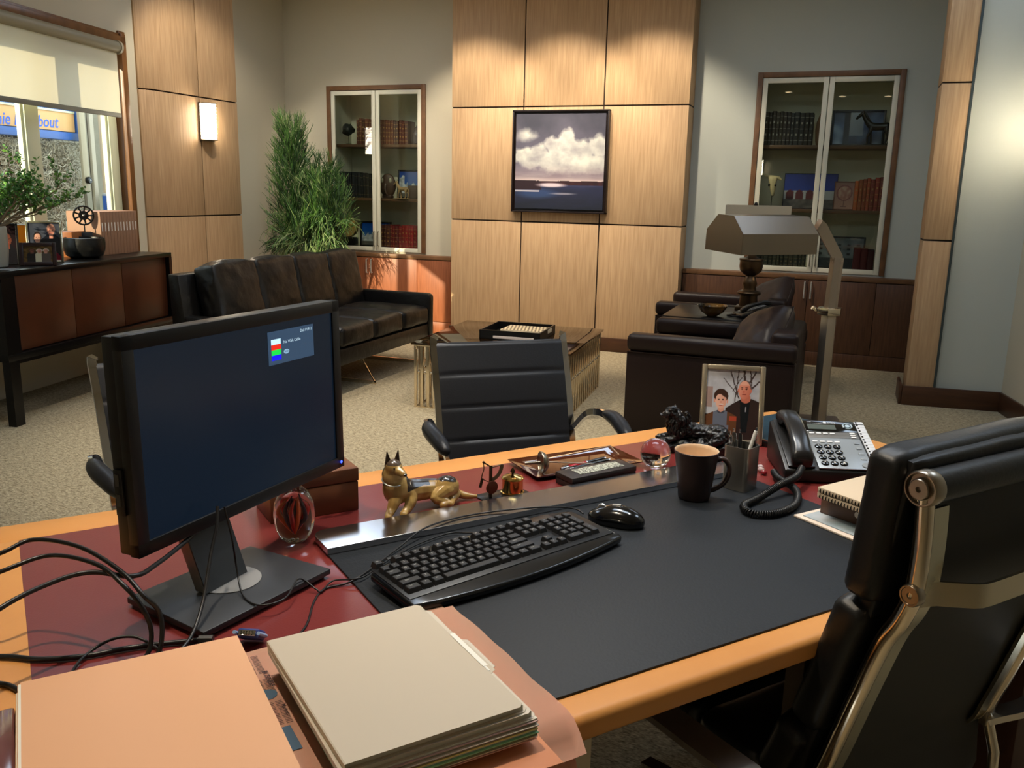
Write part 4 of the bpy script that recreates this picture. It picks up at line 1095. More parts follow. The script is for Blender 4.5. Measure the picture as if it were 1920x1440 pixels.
# ================================================================ outside the window
o = MB().bb(-7.3, -6.9, 2.5, 12.5, -.2, 3.2).build('wall_outside', mat('outdoor_plaster', (112, 106, 88), .9, col2=(150, 142, 120), nscale=3), M=MWR); struct(o)
struct(MB().bb(-6.9, -4.4, 2.5, 12.5, -.25, 0.0).build('ground_outside', mat('outdoor_ground', (120, 112, 92), .9), M=MWR))
t = thing('shop_sign', 'blue framed outdoor sign with pale board lettered in blue, seen through the window', 'sign', WT(7.5, -6.2, 0), WR)
b = MB(); b.bb(-.10, .0, -1.3, 1.19, 1.822, 1.905, bev=.01); b.bb(-.10, 0, 1.085, 1.19, 1.905, 2.34, bev=.01); b.bb(-.10, -.03, -1.3, 1.19, 1.9, 2.34)
b.build('sign_frame', mat('sign_blue', (30, 96, 180), .35), t)
MB().bb(-.03, .004, -1.3, 1.082, 1.908, 2.10, bev=.002).build('sign_board', mat('sign_board', (238, 186, 118), .5), t)
MT = Matrix(((0, 0, 1, 0), (1, 0, 0, 0), (0, 1, 0, 0), (0, 0, 0, 1)))
b = MB(); b.text('nie Runabout', .160, T(.006, .815, 1.985) @ MT @ Rz(R(1.5)), align='RIGHT', bold=True, shear=.25); b.build('lettering', mat('sign_letters', (50, 110, 235), .5), t)
MB().bb(.004, .012, -1.3, 1.082, 2.095, 2.115).build('top_trim', SASH, t)
# dry twig hedge
t = thing('dry_hedge', 'tangled grey dry vines filling the window view under the sign', 'hedge', WT(7.2, -6.40, 0), WR)
hr = random.Random(8); b = MB()
for i in range(4200):
    p = Vector((hr.uniform(-.16, .10), hr.uniform(-.5, 1.60), hr.uniform(.6, 1.84))); d = Vector((hr.uniform(-.5, .5), hr.uniform(-1, 1), hr.uniform(-1, 1))); pts = [p.copy()]
    for k in range(5):
        d = (d + Vector((hr.uniform(-1, 1), hr.uniform(-1, 1), hr.uniform(-1, 1))) * .9).normalized(); p = p + d * .055; p.x = max(-.2, min(.14, p.x)); p.z = min(1.80, p.z); p.y = min(1.60, p.y); pts.append(p.copy())
    b.tube(pts, hr.uniform(.0018, .0045), 3, mi=hr.randint(0, 2) % 2)
b.build('vines', [mat('dry_twig', (206, 198, 176), .9), mat('dry_twig_dark', (140, 134, 116), .9)], t, smooth=80)
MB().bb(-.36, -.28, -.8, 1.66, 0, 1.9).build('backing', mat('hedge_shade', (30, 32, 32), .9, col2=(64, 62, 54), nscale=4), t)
for s0, s1, z0, kk, c_, nm, lb in ((8.575, 8.665, 1.30, -6.16, (190, 178, 150), 'plank', 'short pale weathered plank behind the round outdoor camera'), (8.70, 8.73, 0, -6.22, (140, 132, 114), 'drain_pipe', 'thin grey pipe between the two pale planks beyond the window'), (8.765, 8.83, 0, -6.18, (196, 186, 164), 'plank', 'long pale weathered plank beside the pipes beyond the window'), (8.865, 8.90, 0, -6.24, (146, 136, 118), 'drain_pipe', 'brown grey pipe beside the wide pale outdoor post')):
    if nm == 'plank': o = MB().bb(0, .03, 0, s1 - s0, z0, 2.5, bev=.003).build(nm, mat(nm + lb[5:8] + str(s0), c_, .8))
    else: o = MB().tube([(0, .0, z0), (0, .0, 2.5)], .017, 12).build(nm, mat(nm + str(s0), c_, .7))
    o.location = WT(s0, kk); o.rotation_euler = (0, 0, WR); tag(o, lb, 'plank' if nm == 'plank' else 'pipe')
o = MB().bb(0, .06, 0, .30, 0, 2.7, bev=.004).build('post', mat('pale_post', (224, 204, 176), .7)); o.location = WT(8.925, -6.16); o.rotation_euler = (0, 0, WR); tag(o, 'wide pale outdoor post at the right edge of the window view', 'post')
t = thing('outdoor_camera', 'small round black outdoor camera on the plank beyond the window', 'camera', WT(8.62, -6.125, 1.42), WR)
MB().lathe([(0, -.005), (.035, -.005), (.038, .02), (.030, .035), (.012, .035), (0, .03)], 20, M=Ry(R(90))).build('housing', BLACKM, t); MB().ball((.034, 0, 0), .010, u=10, v=8).build('lens', WHITE, t)
t = thing('electrical_box', 'grey blue electrical box below the planks beyond the window', 'box', WT(8.72, -6.05, 0), WR)
b = MB(); b.bb(0, .12, 0, .30, .9, 1.285, bev=.02); b.build('housing', mat('grey_box', (150, 160, 164), .5), t)
MB().bb(.02, .105, -.004, 0, .92, 1.26).build('side_panel', mat('sign_blue', ()), t)

# ================================================================ guest chairs
def ribbed_pad(prof, wd, th, rib, depth, m, name, parent, edge=.01, nx=10):
    """prof: 2D (y,z) path; ribs every `rib` metres of arc length"""
    P = prof; s_ = [0]
    for a, b_ in zip(P, P[1:]): s_.append(s_[-1] + (b_ - a).length)
    L_ = s_[-1]; ns = int(L_ / .006); me_b = bmesh.new(); rows = []
    for i in range(ns + 1):
        d = L_ * i / ns; j = 0
        while j < len(s_) - 2 and s_[j + 1] < d: j += 1
        f_ = (d - s_[j]) / max(1e-6, s_[j + 1] - s_[j]); p = P[j].lerp(P[j + 1], f_); tg = (P[j + 1] - P[j]).normalized()
        nrm = Vector((tg.y, -tg.x, 0)) if len(tg) == 3 else None
        ph = abs(math.sin(PI * (L_ - d) / rib)); g = min(1, ph * 3.2) ** .5
        endf = min(1, min(d, L_ - d) / .012 + .25)
        row = []
        for x in range(nx + 1):
            u = -1 + 2 * x / nx; e = (1 - abs(u) ** 8) * .8 + .2
            off = (th * .35 + depth * g) * endf * e
            row.append((me_b.verts.new((u * wd / 2, p.x + nrm.x * off, p.y + nrm.y * off)), me_b.verts.new((u * wd / 2, p.x - nrm.x * off * .6, p.y - nrm.y * off * .6))))
        rows.append(row)
    for a, b_ in zip(rows, rows[1:]):
        for x in range(nx):
            me_b.faces.new((a[x][0], a[x + 1][0], b_[x + 1][0], b_[x][0])); me_b.faces.new((a[x + 1][1], a[x][1], b_[x][1], b_[x + 1][1]))
        for x in (0, nx):
            q = (a[x][0], b_[x][0], b_[x][1], a[x][1]); me_b.faces.new(q if x == 0 else q[::-1])
    for r_ in (rows[0], rows[-1]):
        for x in range(nx):
            me_b.faces.new((r_[x][0], r_[x + 1][0], r_[x + 1][1], r_[x][1]))
    bmesh.ops.recalc_face_normals(me_b, faces=me_b.faces)
    return MB().merge(me_b).build(name, m, parent, smooth=50)
def guest_chair(label, loc, rz):
    t = thing('office_chair', label, 'chair', loc, rz, None)
    prof = spline([(-.27, .43, 0), (-.22, .455, 0), (-.05, .445, 0), (.08, .435, 0), (.165, .475, 0), (.20, .56, 0), (.255, .74, 0), (.315, .895, 0)], 10)
    ribbed_pad(prof, .452, .016, .112, .012, LEATHSM, 'padded_sling', t)
    for sx in (-1, 1):
        b = MB(); pp = [(sx * .235, p.x + .004, p.y) for p in prof]
        pp = pp + [(sx * .235, .322, .91), (sx * .224, .327, .912)]
        b.tube(pp, .01, flat=(.010, .024), up=(sx, 0, 0)); b.build('side_frame', CHROME, t)
        b = MB(); b.tube(spline([(sx * .24, .20, .60), (sx * .275, .17, .655), (sx * .305, .13, .668), (sx * .312, .04, .660), (sx * .300, -.08, .640), (sx * .292, -.105, .61), (sx * .28, -.13, .52), (sx * .245, -.05, .44)], 6), .009, flat=(.022, .012), up=(sx, .01, 0)); b.build('arm_frame', CHROME, t)
        b = MB(); b.tube(spline([(sx * .308, .10, .672), (sx * .314, .03, .670), (sx * .306, -.05, .658), (sx * .296, -.115, .640)], 6), [.010, .014, .018, .020, .022, .023, .024, .024, .025, .025, .025, .025, .024, .024, .023, .022, .020, .016, .010], 12)
        b.build('arm_pad', LEATHSM, t, smooth=70)
    b = MB(); b.tube([(-.235, .30, .80), (.235, .30, .80)], .009, 8); b.tube([(-.235, .06, .425), (.235, .06, .425)], .010, 8); b.tube([(-.235, -.2, .435), (.235, -.2, .435)], .010, 8); b.build('cross_bar', CHROME, t)
    MB().lathe([(.05, .33), (.055, .415), (.0, .418)], 16).build('seat_mount', STEELD, t)
    MB().lathe([(.028, .08), (.028, .22), (.02, .222), (.02, .34)], 16).build('column', CHROME, t)
    for i in range(5):
        a = 2 * PI * i / 5 + .3; c_, s__ = math.cos(a), math.sin(a)
        g = MB(); g.tube([(0, 0, .09), (c_ * .3, s__ * .3, .065)], .012, flat=(.03, .022), up=(0, 0, 1)); leg = g.build('leg', CHROME, t)
        MB().lathe([(0, -.011), (.025, -.011), (.027, 0), (.025, .011), (0, .011)], 14, M=T(c_ * .29, s__ * .29, .027) @ Rz(a) @ Rx(R(90))).build('caster', BLACKPL, leg)
    return t
c1 = Vector(D(1.482, 2.585, 0)); a1 = DA - R(12)
guest_chair('black ribbed leather chair with chrome arms in front of the coffee table', c1 - Vector((-math.sin(a1), math.cos(a1), 0)) * .32, a1)
c2 = Vector(D(.445, 2.74, 0)); a2 = DA + R(9)
guest_chair('black ribbed leather chair mostly hidden behind the monitor', c2 - Vector((-math.sin(a2), math.cos(a2), 0)) * .32, a2)

# ================================================================ desk
DZ = .75
HONEY = mat('honey_veneer', (206, 140, 72), .42, col2=(216, 152, 84), nscale=3, stretch=(2, 2, 2), bump=.04, bscale=240, spec=.4)
BURG = mat('burgundy_leather', (116, 44, 41), .25, spec=.45, bump=.04, bscale=300, roughvar=.12, coat=.2, coat_rough=.15)
t = thing('desk', 'executive desk with honey wood border and burgundy top, in the foreground', 'desk', (0, 0, 0), DA)
U0, U1, V0, V1, BD = -.10, 2.05, .799, 1.853, .092
MB().bb(U0 + BD, U1 - BD, V0 + BD, V1 - BD, DZ - .03, DZ).build('inlay_top', BURG, t)
b = MB()
b.bb(U0, U1, V1 - BD, V1, DZ - .04, DZ, bev=.004); b.bb(U0, U0 + BD, V0 + BD + .0005, V1 - BD - .0005, DZ - .04, DZ, bev=.0008); b.bb(U1 - BD, U1, V0 + BD + .0005, V1 - BD - .0005, DZ - .04, DZ, bev=.0008)
b.bb(U0, U1, V0, V0 + BD, DZ - .04, DZ, bev=.013, seg=4); b.build('wood_border', HONEY, t)
b = MB(); b.bb(U0 + .05, U1 - .05, V0 + .06, V1 - .05, DZ - .06, DZ - .04); b.build('apron', mat('desk_brown', (70, 40, 26), .5), t)
for x0, x1_, vv in ((U0 + .08, U0 + .50, .40), (1.765, U1 - .05, .06)): MB().bb(x0, x1_, V0 + vv, V1 - .10, .08, DZ - .06, bev=.004).build('pedestal', mat('desk_brown', ()), t)
MB().bb(U0 + .5, U1 - .5, V1 - .14, V1 - .12, .25, DZ - .06).build('modesty_panel', mat('desk_brown', ()), t)
for x in (.625, 1.08, U1 - .06):
    for y in (V0 + .068, V1 - .10): MB().bb(x - .018, x + .018, y - .018, y + .018, 0, DZ - .06).build('leg', NICKEL, t)

def dthing(name, label, cat, u, v, z=DZ, rz=0, group=None): return thing(name, label, cat, Vector(D(u, v, z)), DA + rz, group)
# desk pad with steel rail
t = dthing('desk_pad', 'large charcoal leather desk pad with a polished steel rail', 'desk pad', 0, 0)
PADM = mat('pad_leather', (31, 35, 40), .55, bump=.08, bscale=200, spec=.35)
MB().prism([(.470, .848), (1.487, .848), (1.487, 1.38), (1.44, 1.436), (.470, 1.436)], .0003, .0038, bev=.001).build('pad', PADM, t)
b = MB(); n = 6; ce = .028
L0, L1, v0, v1 = .468, 1.487, 1.425, 1.517
pts = [(L0, v0), (L1, v0), (L1, v1)] + [(L0 + ce - ce * math.sin(PI / 2 * i / n), v1 - ce + ce * math.cos(PI / 2 * i / n)) for i in range(n + 1)]
b.prism(pts, .0042, .0165, bev=.0007); b.build('steel_rail', mat('polished_steel', (205, 205, 208), .14, metal=1, roughvar=.05), t, smooth=None)

# ---------------------------------------------------------------- monitor
MA = R(34.7)
mon = dthing('computer_monitor', 'black flat computer monitor on a grey stand, left on the desk', 'monitor', .285, 1.378)
mw, mh, md = .505, .327, .040
mc = Vector((.3487 - .285, 1.436 - 1.378, 1.029 - DZ))
Mm = T(*mc) @ Rz(MA) @ Rx(R(-1))
b = MB()
bz = .0215; bb_ = .021
for x0, x1, z0, z1 in ((-mw / 2, -mw / 2 + bz, -mh / 2, mh / 2), (mw / 2 - bz, mw / 2, -mh / 2, mh / 2), (-mw / 2, mw / 2, mh / 2 - bz, mh / 2), (-mw / 2, mw / 2, -mh / 2, -mh / 2 + bb_)):
    b.bb(x0, x1, 0, .018, z0, z1, bev=.0012)
b.bb(-mw / 2 + .001, mw / 2 - .001, .008, md, -mh / 2 + .001, mh / 2 - .001, bev=.003)
b.bb(-mw / 2 + .05, mw / 2 - .05, md - .002, md + .022, -mh / 2 + .05, mh / 2 - .05, bev=.008)
b.build('housing', BLACKPL, mon, M=Mm)
sw_, sh_ = mw - 2 * bz, mh - bz - bb_
SCR = mat('screen', (4, 6, 10), .22, emit=(18, 30, 44), es=.55, spec=.5)
zc = (bb_ - bz) / 2
scr = MB().bb(-sw_ / 2, sw_ / 2, .0035, .008, -sh_ / 2 + zc, sh_ / 2 + zc).build('screen', SCR, mon, M=Mm)
# on-screen message box
def scr_box(b, x0, x1, z0, z1, y, mi): b.bb(x0, x1, y - .0002, y, z0, z1, mi)
b = MB(); X0, X1, Z1_, Z0_ = .052, .176, .128, .070
scr_box(b, X0, X1, Z0_, Z1_, .0033, 0)
for i in range(4): scr_box(b, X0 + .008, X0 + .033, Z1_ - .014 - .0092 * (i + 1), Z1_ - .014 - .0092 * i, .0031, 1 + i)
MX = Rx(R(90))
b.text('No VGA Cable', .0075, T(X0 + .040, .0029, Z1_ - .022) @ MX, 5, .00005, 'LEFT'); b.text('Dell P1911', .0075, T(X1 - .004, .0029, Z1_ - .008) @ MX, 5, .00005, 'RIGHT'); b.lathe([(0, 0), (.0065, 0), (.0065, .0004), (0, .0004)], 16, 6, M=T(X0 + .047, .003, Z1_ - .039) @ Matrix.Diagonal((1.1, 1, .62, 1)) @ Rx(R(90)))
b.text('VGA', .005, T(X0 + .047, .0024, Z1_ - .039) @ MX, 0, .00005)
em = lambda n_, c_, s_=1.0: mat(n_, (0, 0, 0), .4, emit=c_, es=s_)
b.build('message_box', [em('osd_blue', (52, 74, 98), .8), em('osd_white', (190, 225, 245)), em('osd_red', (215, 40, 20)), em('osd_green', (20, 205, 70)), em('osd_deep_blue', (20, 20, 230)), em('osd_text', (170, 195, 210)), em('osd_pale', (130, 165, 190))], scr, M=Mm)
MB().bb(-sw_ / 2, sw_ / 2, .0006, .003, -mh / 2 + bb_ - .0025, -mh / 2 + bb_ - .0005).build('screen_reflection', mat('reflected_screen_blue', (90, 120, 150), .3, metal=.6), mon, M=Mm)  # blue strip standing in for the screen's reflection on the bezel ledge
MB().ball((mw / 2 - .010, -.0003, -mh / 2 + .011), .0028, u=10, v=8, sc=(1, .4, 1)).build('power_light', em('led_blue', (40, 60, 255), 6), mon, M=Mm)
b = MB(); b.bb(-mw / 2 - .004, -mw / 2 + .001, .018, .034, -.10, -.03, bev=.001)
for z in (-.055, -.085): b.bb(-mw / 2 - .0052, -mw / 2 - .003, .022, .030, z, z + .018, 1)
b.build('side_ports', [BLACKPL, STEELD], mon, M=Mm)
bw, bd = .250, .187
b = MB(); Mb = Rz(R(28.5))
b.prism([(-.140, -.093), (.125, -.095), (.118, .092), (-.130, .096)], .006, .016, bev=.0015); b.bb(-.130, .118, -.086, .084, 0, .006); b.build('base', mat('base_plastic', (46, 48, 52), .42), mon, M=T(.006, -.012, 0) @ Mb)
MB().lathe([(0, .0163), (.052, .0163), (.052, .0175), (0, .0178)], 40).build('base_disc', mat('silver_disc', (150, 150, 150), .4, metal=.4), mon)
Mn = Rz(MA) @ T(-.012, .004, 0)
MB().prism([(-.010, .0178), (.010, .0178), (.062, .15), (.085, .235), (.062, .24), (.040, .15)], -.047, .047, 'x', bev=.001).build('neck', mat('neck_silver', (150, 148, 142), .35, metal=.6), mon, M=Mn)
MB().prism([(-.0125, .0182), (-.0102, .0182), (.0398, .15), (.0618, .24), (.0595, .24), (.0375, .15)], -.0465, .0465, 'x').build('neck_cover', mat('neck_grey', (66, 70, 74), .4, metal=.3), mon, M=Mn)

# ---------------------------------------------------------------- keyboard
kb = dthing('keyboard', 'black computer keyboard with palm lip on the desk pad', 'keyboard', .7275, 1.258, DZ + .0042, R(9.3))
KW_, KD = .470, .158
b = MB()
def kbo(x0, x1, yf, yb):
    n_ = 14; f_ = [(-KW_ / 2 + KW_ * i / n_, -KD / 2 - .022 * (1 - (2 * i / n_ - 1) ** 2)) for i in range(n_ + 1)]
    k_ = [(KW_ / 2 + .004, -KD / 2 + .02), (KW_ / 2 - .006, KD / 2 - .016), (KW_ / 2 - .06, KD / 2), (-KW_ / 2 + .10, KD / 2 + .004), (-KW_ / 2 + .03, KD / 2 - .016), (-KW_ / 2, KD / 2 - .03)]
    return f_ + k_
Mk = Rx(R(3.5)) @ T(0, 0, .007)
b.prism(kbo(0, 0, 0, 0), .0, .015, bev=.005, M=Mk); b.build('case', mat('keyboard_gloss', (13, 13, 14), .22, coat=.3), kb, smooth=50)
MB().bb(-KW_ / 2 + .006, KW_ / 2 - .006, -KD / 2 + .018, KD / 2 - .024, .0148, .0165, bev=.001, M=Mk).build('key_bed', BLACKPL, kb)
KEYM = mat('key_plastic', (34, 34, 35), .42); LEG = mat('key_legend', (200, 200, 196), .5)
pit = .0190; kx0 = -KW_ / 2 + .012; ky0 = -KD / 2 + .030
keycount = 0
def key(x, y, wd=1, txt='', hd=1, tall=.0095, ts=.0048):
    """x,y in key pitches from the left/front corner"""
    cx = kx0 + (x + wd / 2) * pit; cy = ky0 + (y + hd / 2) * pit; w_, h_ = wd * pit - .0016, hd * pit - .0016
    q = MB(); tb = bmesh.new(); z0, z1 = .0152, .0152 + tall; i_ = .0026
    lo = [tb.verts.new((cx + sx * w_ / 2, cy + sy * h_ / 2, z0)) for sx, sy in ((-1, -1), (1, -1), (1, 1), (-1, 1))]
    hi = [tb.verts.new((cx + sx * (w_ / 2 - i_), cy + sy * (h_ / 2 - i_) + .001, z1)) for sx, sy in ((-1, -1), (1, -1), (1, 1), (-1, 1))]
    tb.faces.new(hi); tb.faces.new(lo[::-1])
    for j in range(4): tb.faces.new((lo[j], lo[(j + 1) % 4], hi[(j + 1) % 4], hi[j]))
    bmesh.ops.bevel(tb, geom=[e for e in tb.edges if all(v.co.z > z0 + .001 for v in e.verts)], offset=.0008, segments=1, affect='EDGES')
    q.merge(tb, 0, Mk)
    if txt: q.text(txt, ts, Mk @ T(cx - (0 if wd < 1.3 else w_ * .12), cy + .0022, z1 + .0001), 1, .00003)
    q.build('key', [KEYM, LEG], kb, smooth=25)
rows_ = [(4, 0, ['`', '1', '2', '3', '4', '5', '6', '7', '8', '9', '0', '-', '=', '\\']), (3, 1.5, list('QWERTYUIOP[]')), (2, 1.75, list("ASDFGHJKL;'")), (1, 2.25, list('ZXCVBNM,./'))]
for y, x, ks_ in rows_:
    for i, ch in enumerate(ks_): key(x + i, y, 1, ch)
key(14, 4, 1, '<'); key(0, 3, 1.5, 'Tab', ts=.004); key(13.5, 3, 1.5, '', 1); key(0, 2, 1.75, 'Caps', ts=.0036); key(12.75, 2, 2.25, 'Enter', ts=.0042); key(0, 1, 2.25, 'Shift', ts=.0042); key(12.25, 1, 2.75, 'Shift', ts=.0042)
for x, wd, tx in ((0, 1.5, 'Ctrl'), (1.5, 1.15, '#'), (2.65, 1.25, 'Alt'), (3.9, 6.1, ''), (10.0, 1.25, 'Alt'), (11.25, 1.15, '#'), (12.4, 1.15, '='), (13.55, 1.45, 'Ctrl')): key(x, 0, wd, tx, ts=.004)
for i, x in enumerate([0, 2, 3, 4, 5, 6.5, 7.5, 8.5, 9.5, 11, 12, 13, 14]): key(x, 5.25, 1, 'Esc' if i == 0 else 'F%d' % i, ts=.0036)
for i in range(3):
    key(15.3 + i, 5.25, 1, ('Prt', 'Scr', 'Brk')[i], ts=.0032); key(15.3 + i, 4, 1, ('Ins', 'Hm', 'Up')[i], ts=.0034); key(15.3 + i, 3, 1, ('Del', 'End', 'Dn')[i], ts=.0034); key(15.3 + i, 0, 1, '<v>'[i])
key(16.3, 1, 1, '^')
for j, r_ in enumerate((['0'], '123', '456', '789', ['N', '/', '*'])):
    if j == 0: key(18.6, 0, 2, '0'); key(20.6, 0, 1, '.')
    else:
        for i, ch in enumerate(r_): key(18.6 + i, j, 1, ch)
key(21.6, 4, 1, '-'); key(21.6, 2, 1, '+', 2); key(21.6, 0, 1, 'En', 2, ts=.0034)
for i in range(7): MB().box((kx0 + (2.3 + i * 1.3) * pit, ky0 + 6.55 * pit, .0165), (.014, .007, .0015), bev=.0006, M=Mk).build('media_button', KEYM, kb)

# ---------------------------------------------------------------- mouse
ms = dthing('computer_mouse', 'black glossy computer mouse right of the keyboard', 'mouse', 1.028, 1.310, DZ + .0042, R(32))
t_ = bmesh.new(); bmesh.ops.create_uvsphere(t_, u_segments=28, v_segments=18, radius=1)
for v in t_.verts:
    x, y, z = v.co; z = max(z, -.35); zz = (z + .35) / 1.35
    wst = 1 - .12 * (1 - min(1, abs(y + .1) * 2.2)); v.co = Vector((x * .034 * wst, y * .060, zz * .038 * (1 - .25 * max(0, y)) ))
MB().merge(t_).build('shell', mat('mouse_gloss', (12, 12, 14), .14, coat=.5), ms, smooth=80)
MB().lathe([(0, -.003), (.009, -.003), (.0105, 0), (.009, .003), (0, .003)], 18, M=T(0, .030, .0255) @ T(0, 0, 0) @ Ry(R(90))).build('scroll_wheel', mat('wheel_silver', (190, 190, 186), .3, metal=.7), ms)
MB().tube([(0, .008, .0365), (0, -.01, .0385)], .003, 8).build('top_button', mat('wheel_silver', ()), ms)
MB().tube(spline([(.022, .03, .017), (.029, .0, .019), (.026, -.03, .015)], 5), .0016, 6).build('side_trim', mat('wheel_silver', ()), ms)

# ---------------------------------------------------------------- mug, pen cup, pens
mg = dthing('mug', 'dark brown mug with cream inside on the desk pad', 'mug', 1.272, 1.352, DZ + .0042)
pr_ = [(0, .0), (.031, 0), (.034, .003), (.040, .05), (.0475, .104), (.0482, .108), (.0470, .109)]
pin = [(.0470, .109), (.0455, .1075), (.0445, .10), (.037, .045), (.031, .008), (0, .006)]
MB().lathe(pr_, 40, caps=False).build('mug_body', mat('brown_glaze', (56, 40, 36), .34, spec=.5), mg, smooth=60)
MB().lathe(pin, 40, caps=False).build('mug_lining', mat('cream_glaze', (232, 202, 168), .4), mg, smooth=60)
MB().tube(spline([(.042, 0, .086), (.058, 0, .090), (.071, 0, .076), (.072, 0, .055), (.062, 0, .034), (.045, 0, .022), (.034, 0, .018)], 6), .0056, 10, M=Matrix.Diagonal((1, 1.5, 1, 1))).build('handle', mat('brown_glaze', ()), mg, M=Rz(R(-31)), smooth=70)

pc = dthing('pen_cup', 'square brushed steel pen cup behind the mug', 'pen holder', 1.4145, 1.3588, DZ + .0042, R(17.6))
s_ = .0305; H_ = .100
def rsq(s_, r, n_=5):
    o_ = []
    for cx, cy, a0 in ((s_ - r, s_ - r, 0), (-s_ + r, s_ - r, 90), (-s_ + r, -s_ + r, 180), (s_ - r, -s_ + r, 270)):
        for i in range(n_ + 1): a = R(a0 + 90 * i / n_); o_.append((cx + r * math.cos(a), cy + r * math.sin(a)))
    return o_
tb = bmesh.new(); A_, B_ = rsq(s_, .010), rsq(s_ - .0018, .0085); n_ = len(A_)
r0 = [tb.verts.new((x, y, 0)) for x, y in A_]; r1 = [tb.verts.new((x, y, H_)) for x, y in A_]; r2 = [tb.verts.new((x, y, H_)) for x, y in B_]; r3 = [tb.verts.new((x, y, .004)) for x, y in B_]
for a, b_ in ((r0, r1), (r1, r2), (r2, r3)):
    for i in range(n_): tb.faces.new((a[i], a[(i + 1) % n_], b_[(i + 1) % n_], b_[i]))
tb.faces.new(r0[::-1]); tb.faces.new(r3); bmesh.ops.recalc_face_normals(tb, faces=tb.faces)
MB().merge(tb).build('cup_body', mat('cup_steel', (165, 160, 150), .32, metal=.9), pc, smooth=40)
def pen(label, du, dv, lean, top, r, bodym, tipm, cat='pen', name='pen', clip=True):
    base = Vector(D(1.4145 + du, 1.3588 + dv, DZ + .0095)); o_ = thing(name, label, cat, base)
    tp = Vector((DL * lean[0] + DN * lean[1])) + Vector((0, 0, top)); 
    MB().tube([Vector((0, 0, 0)), tp * .1, tp * .97, tp], [r * .5, r, r, r * .8], 10).build('barrel', bodym, o_)
    dd = tp.normalized(); MB().tube([tp, tp + dd * .008], r * .45, 8).build('cap_end', tipm, o_)
    if clip:
        sd = dd.cross(Vector((.4, -.9, 0))).normalized() * (r + .0015); MB().tube([tp * .97 + sd, tp * .72 + sd], .0012, 5).build('clip', tipm, o_)
    return o_
pen('white pen leaning right in the pen cup', -.008, -.004, (.030, -.012), .128, .0042, mat('pen_white', (220, 220, 214), .3), CHROME)
pen('black pen with silver end standing in the pen cup', .004, .008, (.006, .012), .116, .0035, BLACKPL, CHROME)
pen('silver pen at the left corner of the pen cup', -.016, .006, (-.010, .008), .118, .0036, CHROME, CHROME)
pen('grey metal pen beside the silver pen in the cup', -.006, .010, (-.008, .006), .122, .0038, STEELD, CHROME)
pen('dark pen with chrome clip at the right of the pen cup', .014, -.008, (.006, -.006), .108, .0042, BLACKPL, CHROME)

# ---------------------------------------------------------------- crystal globe, paperweight
g = dthing('crystal_ball', 'clear crystal ball behind the mug', 'paperweight', 1.340, 1.566, DZ + .0002)
MB().ball((0, 0, .0375), .037, u=48, v=32).build('ball', GLASS, g, smooth=80)
e = dthing('glass_paperweight', 'egg shaped glass paperweight with red and orange swirls beside the monitor', 'paperweight', .441, 1.530, DZ + .0002)
MB().lathe([(0, 0), (.020, 0), (.028, .008), (.036, .028), (.0385, .050), (.036, .074), (.027, .095), (.013, .107), (0, .110)], 48).build('glass_body', GLASS, e, smooth=80)
b = MB(); er = random.Random(3)
for i in range(9):
    a = 2 * PI * i / 9; r1 = er.uniform(.014, .021); b.tube(spline([(0, 0, .020), (r1 * .5 * math.cos(a), r1 * .5 * math.sin(a), .038), (r1 * math.cos(a), r1 * math.sin(a), er.uniform(.05, .07)), (r1 * .4 * math.cos(a + .6), r1 * .4 * math.sin(a + .6), er.uniform(.075, .088))], 5), [.0008 + .003 * math.sin(PI * k / 15) for k in range(16)], 6, mi=i % 3)
b.build('swirl', [mat('swirl_red', (190, 30, 14), .3), mat('swirl_orange', (214, 96, 40), .3), mat('swirl_plum', (60, 30, 42), .3)], e, smooth=70)
b = MB()
for i in range(22): b.ball((er.uniform(-.017, .017), er.uniform(-.017, .017), er.uniform(.006, .012)), er.uniform(.0015, .003), u=8, v=6)
b.build('bubbles', mat('silver_flecks', (210, 205, 180), .2, metal=1), e)

# ---------------------------------------------------------------- wooden box
t = dthing('wooden_box', 'brown lidded wooden box behind the glass paperweight', 'box', .513, 1.682)
BOXW = mat('box_wood', (104, 62, 38), .4, col2=(124, 78, 50), nscale=4, stretch=(2, 8, 8), coat=.15)
MB().bb(-.091, .091, -.056, .056, 0, .062, bev=.002).build('box_base', BOXW, t); MB().bb(-.092, .092, -.057, .057, .0635, .091, bev=.002).build('lid', BOXW, t)

# ---------------------------------------------------------------- dog figurine
dg_ = dthing('dog_figurine', 'painted lying german shepherd figurine on the burgundy desk top', 'figurine', .650, 1.578)
ch = [[(.138, .010, .026, .022), (.100, .010, .033, .0225), (.062, .006, .037, .024), (.030, .002, .044, .027), (.012, -.002, .066, .021), (.007, -.006, .086, .017), (.008, -.010, .097, .016), (.013, -.024, .094, .010), (.017, -.038, .0905, .007)]]
ch.append([('j', 0, 3), (.010, -.014, .032, .014), (-.004, -.024, .014, .0095), (-.014, -.034, .0075, .0078), (-.018, -.043, .0065, .0082)])
ch.append([('j', 0, 3), (.044, -.014, .030, .014), (.032, -.026, .013, .0095), (.020, -.034, .0075, .0078), (.015, -.042, .0065, .0082)])
ch.append([('j', 0, 0), (.126, -.008, .032, .020), (.098, -.018, .020, .012), (.122, -.026, .011, .0075), (.108, -.032, .007, .008)])
ch.append([('j', 0, 0), (.150, -.004, .018, .012), (.136, -.020, .011, .0075), (.126, -.030, .007, .008)])
ch.append([('j', 0, 0), (.164, .006, .012, .009), (.180, -.004, .0075, .0075), (.196, -.012, .0065, .0045)])
